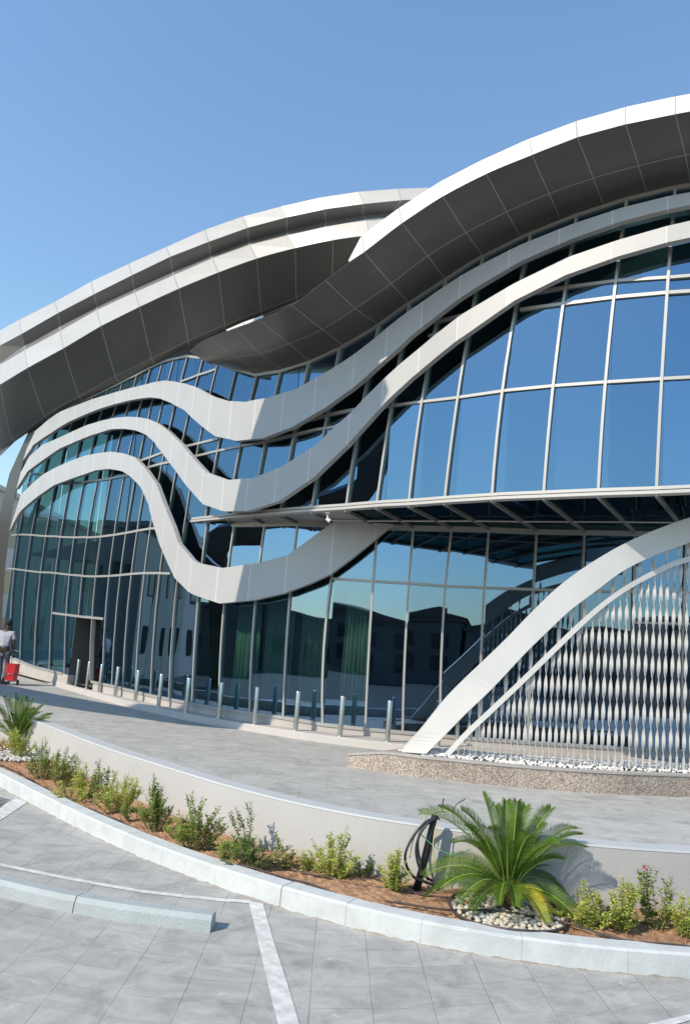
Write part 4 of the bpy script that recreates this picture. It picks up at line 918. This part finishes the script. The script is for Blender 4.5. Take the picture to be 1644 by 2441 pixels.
LEAF = {}
def shrub(cx, by, hpx, wpx, m, label, seed, n=None, spikes=(), z=.12, flower=None, lsz=.036):
    """stems rise from one base and fork; leaves in opposite pairs along every stem and twig"""
    R_ = random.Random(seed); b = onz(cx, by-6, z); sc = b.y/F; H_m = hpx*sc; W_m = wpx*sc
    S = empty("shrub", b, label, "shrub", "leafy shrubs in the planting bed"); gs = G(); gl = G()
    stems = []; ns = int((n or int(15+W_m*36))*.62)+3; H_m *= 1.08; W_m *= 1.08
    for k in range(ns):
        dx = (R_.random()*2-1); dy = (R_.random()*2-1)*.8; hh = H_m*(.25+.65*R_.random())*(1-.3*dx*dx)
        r0 = b+Vector((dx*W_m*.14, dy*W_m*.12, -.02)); tip = b+Vector((dx*W_m*.55, dy*W_m*.38, hh)); stems.append((r0, tip))
        for q in range(2):
            t = .35+.5*R_.random(); p = r0.lerp(tip, t); e = p+Vector(((R_.random()-.5)*.5, (R_.random()-.5)*.45, .05+.35*R_.random()))*W_m*.75; stems.append((p, e))
    for (x, y) in spikes:
        tp = ony(x, y, b.y+(R_.random()-.5)*.05); stems.append((b.copy(), tp))
        for q in range(3):
            t = .5+.12*q; p = b.lerp(tp, t); stems.append((p, p+Vector(((R_.random()-.5)*.10, (R_.random()-.5)*.08, .06+.05*R_.random()))))
    for r0, tip in stems:
        L = (tip-r0).length; bend = Vector((R_.random()-.5, R_.random()-.5, 0))*.35*L; mid = r0.lerp(tip, .5)+bend
        pts = [r0*(1-t)**2+mid*2*t*(1-t)+tip*t*t for t in [i/6 for i in range(7)]]
        gs.tube(pts, [.004*(1-.7*i/6) for i in range(7)], 4, False)
        n_l = max(4, int(L/.015))
        for i in range(n_l):
            t = .2+.8*i/(n_l-1); p = r0*(1-t)**2+mid*2*t*(1-t)+tip*t*t; a0 = i*1.57+R_.random()*.9
            for sg in (0, math.pi):
                if R_.random() < .1: continue
                a = a0+sg; el = .1+R_.random()*.8; dv = Vector((math.cos(a)*math.cos(el), math.sin(a)*math.cos(el), math.sin(el)))
                l = lsz*(.55+.7*R_.random())*(1 if t < .9 else .7); sd = dv.cross(Vector((0, 0, 1))).normalized(); nn = sd.cross(dv)
                wdt = l*.34; st0 = p+dv*l*.10; m1 = p+dv*l*.55; tp = p+dv*l*1.05-nn*l*.15
                gl.add([st0, m1+sd*wdt+nn*wdt*.35, tp, m1-sd*wdt+nn*wdt*.35, m1], [(0, 1, 4), (1, 2, 4), (0, 4, 3), (4, 2, 3)])
    gs.build("stems", M_bark, S); gl.build("foliage", m, S)
    if flower:
        f = ony(flower[0], flower[1], b.y); gf = G()
        for k in range(5):
            a = k*1.2566; dv = Vector((math.cos(a), -.5, math.sin(a))).normalized(); sd = Vector((-math.sin(a), 0, math.cos(a)))
            gf.add([f, f+dv*.018+sd*.009, f+dv*.026, f+dv*.018-sd*.009], [(0, 1, 2, 3)])
        gf.build("flower", mat("pink_petal", (.85, .25, .42), .5), S)
    return S
shrub(44, 1812, 78, 62, M_leafy, "yellow-green shrub in front of the small palm, over the pebbles", 1)
shrub(8, 1790, 50, 60, M_leafy, "low yellow-green shrub cut by the left edge", 19, n=8)
shrub(100, 1862, 100, 78, M_leafg, "dense green shrub right of the white pebbles at the left", 2, spikes=[(108, 1757)])
shrub(148, 1882, 96, 66, M_leafg, "green shrub with an upright dark shoot, second from the small palm", 3, spikes=[(162, 1778), (175, 1800)])
shrub(205, 1908, 86, 62, M_leafy, "bright yellow-green shrub, third from the small palm", 4, spikes=[(208, 1820), (196, 1835)])
shrub(243, 1915, 100, 50, M_leafd, "thin dark shrub with arching shoots against the wall, fourth from the small palm", 20, n=7, spikes=[(239, 1808), (258, 1830), (226, 1838)])
shrub(280, 1945, 108, 90, M_leafy, "wide bushy yellow-green shrub left of the tall spire shrub", 5, spikes=[(272, 1842), (300, 1848), (314, 1858)])
shrub(374, 1990, 105, 78, M_leafg, "shrub with one tall pointed spire", 6, spikes=[(367, 1846), (366, 1850), (378, 1872), (386, 1885), (357, 1870)])
shrub(470, 2030, 120, 104, M_leafg, "full green shrub between the spire shrub and the leaning forked one", 7, spikes=[(460, 1888), (445, 1895), (482, 1900), (515, 1938)])
shrub(604, 2072, 78, 140, M_leafd, "low dark green shrub with a forked branch leaning left above it", 8, n=26, spikes=[])
shrub(588, 2040, 60, 24, M_leafd, "forked leafy branch rising from the low dark shrub", 21, n=3, spikes=[(545, 1940), (598, 1914), (560, 1925)])
shrub(708, 2042, 60, 60, M_leafg, "sparse wiry shrub with thin arching twigs against the wall", 9, n=4, spikes=[(696, 1958), (737, 1968), (680, 1980), (754, 2005)], lsz=.018)
shrub(785, 2100, 95, 108, M_leafy, "bright yellow-green shrub with tall shoots left of the black pipe", 10, spikes=[(790, 1984), (828, 1974), (834, 1995)])
shrub(728, 2085, 52, 52, M_leafy, "pale yellow low shrub with drooping leaves", 22, n=9)
shrub(868, 2100, 50, 46, M_leafd, "small dark shrub against the wall right of the bright yellow-green one", 23, n=6)
shrub(940, 2134, 90, 64, M_leafy, "yellow-green shrub beside the black pipe", 11, spikes=[(930, 2030), (952, 2020)])
shrub(1360, 2150, 60, 44, M_leafg, "small green shrub half hidden behind the big palm's right fronds", 24, n=9)
shrub(1402, 2222, 90, 86, M_leafy, "bright green shrub right of the pebble ring", 12, spikes=[(1388, 2098), (1430, 2130)])
shrub(1340, 2202, 38, 56, M_leafy, "low spreading shrub at the right edge of the pebble ring", 25, n=9)
shrub(1488, 2228, 120, 90, M_leafy, "tall bright shrub left of the pink-flowered one", 13, spikes=[(1478, 2092), (1500, 2095), (1512, 2110)])
shrub(1562, 2222, 130, 76, M_leafg, "tall shrub with a pink flower at the right", 14, n=11, spikes=[(1535, 2060), (1552, 2070), (1600, 2090), (1606, 2120), (1520, 2075)], flower=(1534, 2067), lsz=.036)
shrub(1632, 2240, 90, 64, M_leafy, "yellow-green shrub cut by the right edge", 15, spikes=[(1625, 2130)])
shrub(1690, 2240, 110, 70, M_leafg, "green shrub cut by the right edge beside the wall shadow", 16)

shrub(172, 1915, 50, 70, M_leafy, "low yellow-green growth in front of the dark-shoot shrub", 31, n=10)
shrub(325, 1965, 46, 64, M_leafg, "low green growth left of the tall spire shrub", 32, n=9)
shrub(420, 2008, 44, 56, M_leafy, "low yellowish growth right of the tall spire shrub", 33, n=9)
shrub(540, 2050, 46, 60, M_leafy, "low yellowish growth left of the leaning forked branch", 34, n=9)
shrub(690, 2078, 40, 60, M_leafg, "low green growth right of the dark shrub with the forked branch", 35, n=9)
shrub(1445, 2215, 60, 60, M_leafg, "low green growth between the two bright shrubs at the right", 36, n=9)
# pebble rings
def ring(c, R, label):
    g = G(); g.tube([c+Vector((math.cos(a)*R, math.sin(a)*R, .035+.008*math.sin(a*3))) for a in [i*2*math.pi/48 for i in range(49)]], .011, 8, False); tag(g.build("hose_ring", M_hose, None, True), label, "hose")
ring(onz(1208, 2181, .12), .44, "black hose laid in a ring round the pebbles of the big palm")
pmesh = []
def mkpeb(k):
    g = G(); blob(g, (0, 0, 0), .024, 300+k, .62, (10, 7)); me = bpy.data.meshes.new("pebble"); me.from_pydata(g.v, [], g.f)
    for p in me.polygons: p.use_smooth = True
    me.materials.append(M_stone if k % 3 else M_gravel2); return me
M_gravel2 = mat("pale_pebble", (.56, .54, .48), .45, var=.2, vscale=4)
pmesh = [mkpeb(k) for k in range(7)]
def pebbles(c, R, n, seed, label, group):
    R_ = random.Random(seed); pts = []; tries = 0
    while len(pts) < n and tries < 20000:
        tries += 1; a = R_.random()*6.283; r_ = R*math.sqrt(R_.random())*.97
        x, y = c.x+math.cos(a)*r_, c.y+math.sin(a)*r_
        if all((x-p[0])**2+(y-p[1])**2 > .036**2 for p in pts): pts.append((x, y))
    for k, (x, y) in enumerate(pts):
        o = bpy.data.objects.new("pebble", pmesh[k % 7]); C.objects.link(o); o.location = (x, y, .142+R_.random()*.008); o.rotation_euler = ((R_.random()-.5)*.4, (R_.random()-.5)*.4, R_.random()*6.28)
        s = .8+R_.random()*.4; o.scale = (s, s*(.8+.3*R_.random()), s); tag(o, label, "pebble", group)
pebbles(onz(1208, 2181, .12), .43, 205, 4, "rounded cream river pebble lying in the hose ring round the big palm", "river pebbles round the big palm")
g = G(); R_ = random.Random(9)
for k in range(420):
    a = R_.random()*6.28; q = onz(36, 1802, .12)+Vector((math.cos(a)*.62, math.sin(a)*.62, .02))*math.sqrt(R_.random()); blob(g, q+Vector((0, 0, .012)), .022+.01*R_.random(), k, .65, (7, 5))
tag(g.build("pebble_bed", M_gravel2, None, True), "patch of pale pebbles round the small palm at the left edge", "pebbles", kind='stuff')

# irrigation hoses
def hose(px, r, label, z=.135, name="irrigation_hose"):
    pts = [onz(x, y, z) for x, y in px]; pts = smooth_line(pts, .06, 1); g = G(); R_ = random.Random(len(px))
    pts = [p+Vector((0, 0, .006*math.sin(i*.7))) for i, p in enumerate(pts)]; g.tube(pts, r, 8); tag(g.build(name, M_hose, None, True), label, "hose", "black irrigation hoses on the soil")
hose([(-60, 1810), (0, 1824), (40, 1838), (73, 1858), (137, 1895), (198, 1922), (271, 1951), (328, 1979), (415, 2017), (480, 2040)], .008, "black irrigation hose along the kerb at the left end of the bed")
hose([(560, 2060), (587, 2068), (630, 2076), (706, 2099), (790, 2125), (830, 2138)], .008, "irrigation hose lying beside the wide kerb joint")
hose([(500, 2010), (600, 2045), (675, 2066), (733, 2083), (821, 2104), (917, 2118), (1000, 2131), (1080, 2140), (1150, 2150)], .008, "irrigation hose running through the middle of the bed to the black pipe")
hose([(917, 2148), (985, 2161), (1076, 2168), (1161, 2170), (1270, 2180), (1327, 2192), (1375, 2211), (1470, 2237), (1564, 2251), (1644, 2257), (1760, 2262)], .008, "long irrigation hose crossing the pebble ring to the right edge", z=.16)
hose([(1440, 2188), (1500, 2196), (1560, 2202), (1644, 2212), (1760, 2220)], .009, "irrigation hose behind the shrubs at the right, nearest the wall")
hose([(1180, 1650+500), (1000, 2122), (900, 2100)], .007, "short irrigation hose end behind the big palm", z=.12)

# black conduit with looped cables
Yp = onz(990, 2120, .12).y
Q = lambda x, y, dy=0: ony(x, y, Yp+dy)
CON = empty("cable_conduit", onz(990, 2120, .12), "leaning black plastic conduit with cables looping out of its top", "conduit")
g = G(); g.tube([Q(988, 2135), Q(1004, 2078), Q(1021, 2010), Q(1037, 1943)], [.032, .032, .031, .031], 16); g.build("conduit_pipe", M_black, CON, True)
def cable(px, r, m, name, ph=0):
    p3 = [Q(x, y, dy) for x, y, dy in px]; n = len(p3)
    rows, us, vs = fine([p3, p3], 6); g = G(); g.tube(rows[0], r, 8); return g.build(name, m, CON, True)
M_cab = mat("black_rubber_cable", (.03, .035, .035), .45); M_yel = mat("yellow_wire", (.62, .56, .25), .5); M_grn = mat("green_wire", (.12, .42, .22), .5)
cable([(1046, 1952, 0), (1018, 1957, -.03), (988, 1988, -.06), (967, 2030, -.08), (968, 2062, -.08), (985, 2090, -.06), (1012, 2102, -.04), (1034, 2110, 0)], .0115, M_cab, "cable")
cable([(1044, 1950, 0), (1020, 1962, -.05), (1000, 1990, -.07), (991, 2025, -.08), (998, 2065, -.07), (1015, 2090, -.05), (1030, 2100, 0)], .011, M_cab, "cable")
cable([(1042, 1948, 0), (1008, 1972, .04), (995, 2010, .05), (1003, 2060, .04), (1020, 2098, .02)], .011, M_cab, "cable")
cable([(1044, 1954, -.03), (1035, 1985, -.05), (1032, 2025, -.05), (1038, 2060, -.04), (1035, 2092, -.03)], .0045, M_yel, "wire")
cable([(1000, 1975, -.03), (985, 2000, -.06), (976, 2045, -.06)], .0045, M_yel, "wire")
cable([(1004, 1972, 0), (1012, 1950, 0), (1034, 1936, 0), (1060, 1933, 0), (1082, 1938, .02)], .004, M_yel, "wire")
cable([(1004, 1990, -.04), (1030, 2014, -.05), (1060, 2032, -.05), (1085, 2037, -.04), (1120, 2024, 0)], .004, M_grn, "wire")
cable([(1008, 1958, 0), (1020, 1942, 0), (1050, 1934, .01), (1076, 1934, .02)], .004, M_grn, "wire")
cable([(1052, 1936, 0), (1054, 1920, 0), (1057, 1903, 0)], .005, M_cab, "wire")
cable([(1077, 1937, 0), (1088, 1917, 0), (1108, 1905, .02)], .004, M_cab, "wire")
cable([(1110, 2066, .12), (1120, 2030, .12), (1128, 1995, .12)], .012, M_cab, "cable")
cable([(1130, 2075, .14), (1150, 2045, .14), (1160, 2010, .14)], .012, M_cab, "cable")

# ------------------------------------------------------------------ person with a hand trolley
def skin(name, verts, edges, radii, m, parent, lvl=1):
    me = bpy.data.meshes.new(name); base = parent_world(parent); me.from_pydata([tuple(Vector(v)-base) for v in verts], edges, [])
    o = bpy.data.objects.new(name, me); C.objects.link(o); o.parent = parent; me.materials.append(m)
    o.modifiers.new("skin", 'SKIN'); lay = me.skin_vertices[0]
    for i, r_ in enumerate(radii): lay.data[i].radius = (r_, r_) if not isinstance(r_, tuple) else r_
    lay.data[0].use_root = True
    s = o.modifiers.new("sub", 'SUBSURF'); s.levels = lvl; s.render_levels = lvl
    return o
pf = onz(0, 1630, .37); hs = 1.84/1.75
PX = Vector((1, .0, 0))
def W(x, y, z): return pf+Vector((x, y, z))*hs
PER = empty("person", pf, "person in pale shirt and grey trousers walking away with a hand trolley", "person")
M_skin = mat("dark_skin", (.06, .035, .025), .5); M_shirt = mat("pale_blue_shirt", (.46, .47, .52), .8, var=.2, vscale=6); M_trou = mat("grey_trousers", (.16, .18, .21), .85, var=.2, vscale=5); M_shoe = mat("black_shoes", (.02, .02, .02), .6); M_hair = mat("black_hair", (.01, .01, .01), .8)
skin("body", [W(0, 0, .95), W(0, 0, 1.15), W(0, .02, 1.36), W(0.01, .03, 1.46), W(.02, .06, 1.55), W(.02, .07, 1.68), W(.19, .02, 1.38), W(.25, -.02, 1.12), W(.235, .05, .90), W(.235, .07, .82), W(-.19, .02, 1.38), W(-.25, 0, 1.12), W(-.22, .12, .95), W(-.22, .15, .87), W(.09, 0, .90), W(.10, .05, .50), W(.10, -.08, .10), W(-.09, 0, .90), W(-.10, .10, .50), W(-.09, .14, .10), W(.10, .06, .04), W(-.09, .28, .04)],
 [(0, 1), (1, 2), (2, 3), (3, 4), (4, 5), (2, 6), (6, 7), (7, 8), (8, 9), (2, 10), (10, 11), (11, 12), (12, 13), (0, 14), (14, 15), (15, 16), (0, 17), (17, 18), (18, 19), (16, 20), (19, 21)],
 [.12, .12, .13, .055, .08, .085, .055, .042, .032, .035, .055, .042, .032, .035, .085, .06, .045, .085, .06, .045, .04, .04], M_skin, PER)
skin("shirt", [W(0, 0, .93), W(0, 0, 1.12), W(0, .01, 1.34), W(0, .02, 1.43), W(.18, .02, 1.375), W(.245, 0, 1.18), W(-.18, .02, 1.375), W(-.245, 0, 1.18)], [(0, 1), (1, 2), (2, 3), (2, 4), (4, 5), (2, 6), (6, 7)], [(.19, .15), (.17, .14), (.17, .14), .085, .085, .075, .085, .075], M_shirt, PER)
skin("trousers", [W(0, 0, .94), W(.09, 0, .84), W(.10, .05, .48), W(.10, -.06, .10), W(-.09, 0, .84), W(-.10, .10, .48), W(-.09, .14, .10)], [(0, 1), (1, 2), (2, 3), (0, 4), (4, 5), (5, 6)], [.15, .11, .085, .075, .11, .085, .075], M_trou, PER)
for sx, sy in ((.10, -.02), (-.09, .2)):
    g = G(); blob(g, W(sx, sy, .045), .11, 3, .45, (10, 6)); g.build("shoe", M_shoe, PER, True)
g = G(); blob(g, W(.02, .05, 1.665), .088*hs, 5, 1.15, (12, 8)); g.build("hair", M_hair, PER, True)
for sg in (-1, 1):   # hands with five fingers
    hp = W(.235, .08, .78) if sg > 0 else W(-.22, .16, .83)
    for k in range(4): skin("finger", [hp+Vector((.012*(k-1.5), 0, 0)), hp+Vector((.014*(k-1.5), .02, -.045)), hp+Vector((.014*(k-1.5), .035, -.06-.008*(k in (1, 2))))], [(0, 1), (1, 2)], [.011, .009, .007], M_skin, PER)
    skin("thumb", [hp+Vector((-.03*sg, 0, .02)), hp+Vector((-.045*sg, .015, -.015))], [(0, 1)], [.012, .009], M_skin, PER)
tf = onz(30, 1632, .37); tsc = 1.06
TR = empty("hand_trolley", tf, "folding hand trolley loaded with two red crates beside the person", "trolley")
def TQ(x, y, z): return tf+Vector((x, y, z))*tsc
g = G()
for sx in (-.09, .11): g.tube([TQ(sx, 0, .08), TQ(sx*1.05, -.02, .90)], .011, 6)
g.tube([TQ(-.15, -.02, .92), TQ(-.05, -.02, .915), TQ(.06, -.02, .90), TQ(.115, -.02, .88)], .012, 6)
for z in (.12, .45): g.tube([TQ(-.09, 0, z), TQ(.11, 0, z)], .009, 6)
g.box(TQ(.01, -.1, .10), (.12, 0, 0), (0, .12, 0), (0, 0, .008)); g.build("frame", M_steel, TR)
for sx in (-.11, .13):
    g = G(); g.tube([TQ(sx-.012, .02, .07), TQ(sx+.012, .02, .07)], .072, 18); g.build("wheel", M_black, TR)
def crate(c, w_, d, h_, label):
    g = G(); t_ = .006
    g.box(c+Vector((0, 0, .006)), (w_, 0, 0), (0, d, 0), (0, 0, .006))
    for s_ in (-1, 1):
        g.box(c+Vector((s_*w_, 0, h_/2)), (t_, 0, 0), (0, d, 0), (0, 0, h_/2)); g.box(c+Vector((0, s_*d, h_/2)), (w_+t_, 0, 0), (0, t_, 0), (0, 0, h_/2))
        g.box(c+Vector((0, s_*(d+.008), h_-.012)), (w_+.014, 0, 0), (0, .008, 0), (0, 0, .014)); g.box(c+Vector((s_*(w_+.008), 0, h_-.012)), (.008, 0, 0), (0, d+.014, 0), (0, 0, .0135))
        for q in (-.5, 0, .5): g.box(c+Vector((q*w_, s_*(d+.005), h_/2)), (.006, 0, 0), (0, .004, 0), (0, 0, h_*.4))
    o = g.build("crate", mat("red_plastic", (.60, .02, .025), .45), None); tag(o, label, "crate", "red crates on the hand trolley")
crate(TQ(.01, -.12, .12), .105, .13, .16, "lower red plastic crate on the hand trolley")
crate(TQ(.01, -.12, .305), .12, .14, .27, "upper, taller red plastic crate on the hand trolley")

# ------------------------------------------------------------------ neighbouring buildings (left, and mirrored in the glass)
def house(name, x0, x1, y0, y1, h, wallc, label, cat, faces, roof=0, nwin=(6, 3)):
    H0 = empty(name, ((x0+x1)/2, (y0+y1)/2, 0), label, cat); m1 = mat(name+"_render", wallc, .85, var=.08, vscale=.4); m2 = bpy.data.materials.get("window_dark") or mat("window_dark", (.03, .035, .04), .15)
    g = G(); g.box(((x0+x1)/2, (y0+y1)/2, h/2), ((x1-x0)/2, 0, 0), (0, (y1-y0)/2, 0), (0, 0, h/2)); g.build("wall", m1, H0)
    g = G(); g.box(((x0+x1)/2, (y0+y1)/2, h+.15), ((x1-x0)/2+.2, 0, 0), (0, (y1-y0)/2+.2, 0), (0, 0, .15)); g.build("parapet", m1, H0)
    if roof:
        g = G(); xm = (x0+x1)/2; q = [(x0-.4, y0-.4, h+.3), (x1+.4, y0-.4, h+.3), (x1+.4, y1+.4, h+.3), (x0-.4, y1+.4, h+.3), (xm, y0-.4, h+.3+roof), (xm, y1+.4, h+.3+roof)]
        g.add(q, [(0, 1, 4), (2, 3, 5), (0, 4, 5, 3), (1, 2, 5, 4), (0, 3, 2, 1)]); g.build("roof", bpy.data.materials.get("brown_roof") or mat("brown_roof", (.12, .08, .06), .8), H0)
    for f in faces:
        for i in range(nwin[0]):
            for j in range(nwin[1]):
                z = 1.9+j*(h-1.5)/nwin[1]; 
                if f in 'ew':
                    y = y0+(i+.5)*(y1-y0)/nwin[0]; x = x1+.01 if f == 'e' else x0-.01; g = G(); g.box((x, y, z), (.04, 0, 0), (0, .55, 0), (0, 0, .7)); wd = g.build("window", m2, H0)
                else:
                    x = x0+(i+.5)*(x1-x0)/nwin[0]; y = y1+.01 if f == 'n' else y0-.01; g = G(); g.box((x, y, z), (.5, 0, 0), (0, .04, 0), (0, 0, .7)); wd = g.build("window", m2, H0)
house("neighbour_building", -50, -22.4, 46, 80, 10.6, (.50, .48, .45), "taller pale flat-roofed building far left beyond the glass pavilion", "building", "es", 0, (6, 3))
house("neighbour_building", -50, -22.8, 25, 45, 7.5, (.40, .39, .37), "lower pale flat-roofed building mirrored with its windows beside the entrance", "building", "es", 0, (6, 2))
hx = -34
for k, (wd, hh, rf) in enumerate([(9, 5.6, .8), (8, 5.0, 1.0), (9, 5.3, .9), (8.5, 5.6, .8), (9, 4.9, 1.0), (8, 5.9, .7), (9, 5.2, .9), (9, 5.5, .8), (9, 5.1, 1.0), (9, 5.6, .9)]):
    house("terraced_house", hx, hx+wd-.3, -48, -38, hh, (.16, .13, .11), ["end", "second", "third", "fourth", "fifth", "sixth", "seventh", "eighth", "ninth", "last"][k]+" gabled brown house of the row mirrored dark in the lower glass", "house", "n", rf, (3, 2)); hx += wd

hy = 23
for k, (wd, hh) in enumerate([(9, 4.6), (8, 5.4), (9, 4.9), (9, 5.6), (8, 4.7), (9, 5.2)]):
    house("courtyard_house", -50, -39, hy-wd+.3, hy, hh, (.15, .125, .105), ["first", "second", "third", "fourth", "fifth", "sixth"][k]+" low dark house counted from the pale neighbour building, mirrored in the lower glass", "house", "e", 0, (3, 1)); hy -= wd

hy = 14
for k, (wd, hh) in enumerate([(9, 5.6), (8, 6.4), (9, 5.9), (9, 6.3), (9, 5.7), (8, 6.2)]):
    house("roadside_house", 44, 55, hy-wd+.3, hy, hh, (.12, .10, .085), ["first", "second", "third", "fourth", "fifth", "sixth"][k]+" dark house right of the forecourt counted from the pavilion, mirrored behind the twisted bars", "house", "w", 0, (3, 1)); hy -= wd
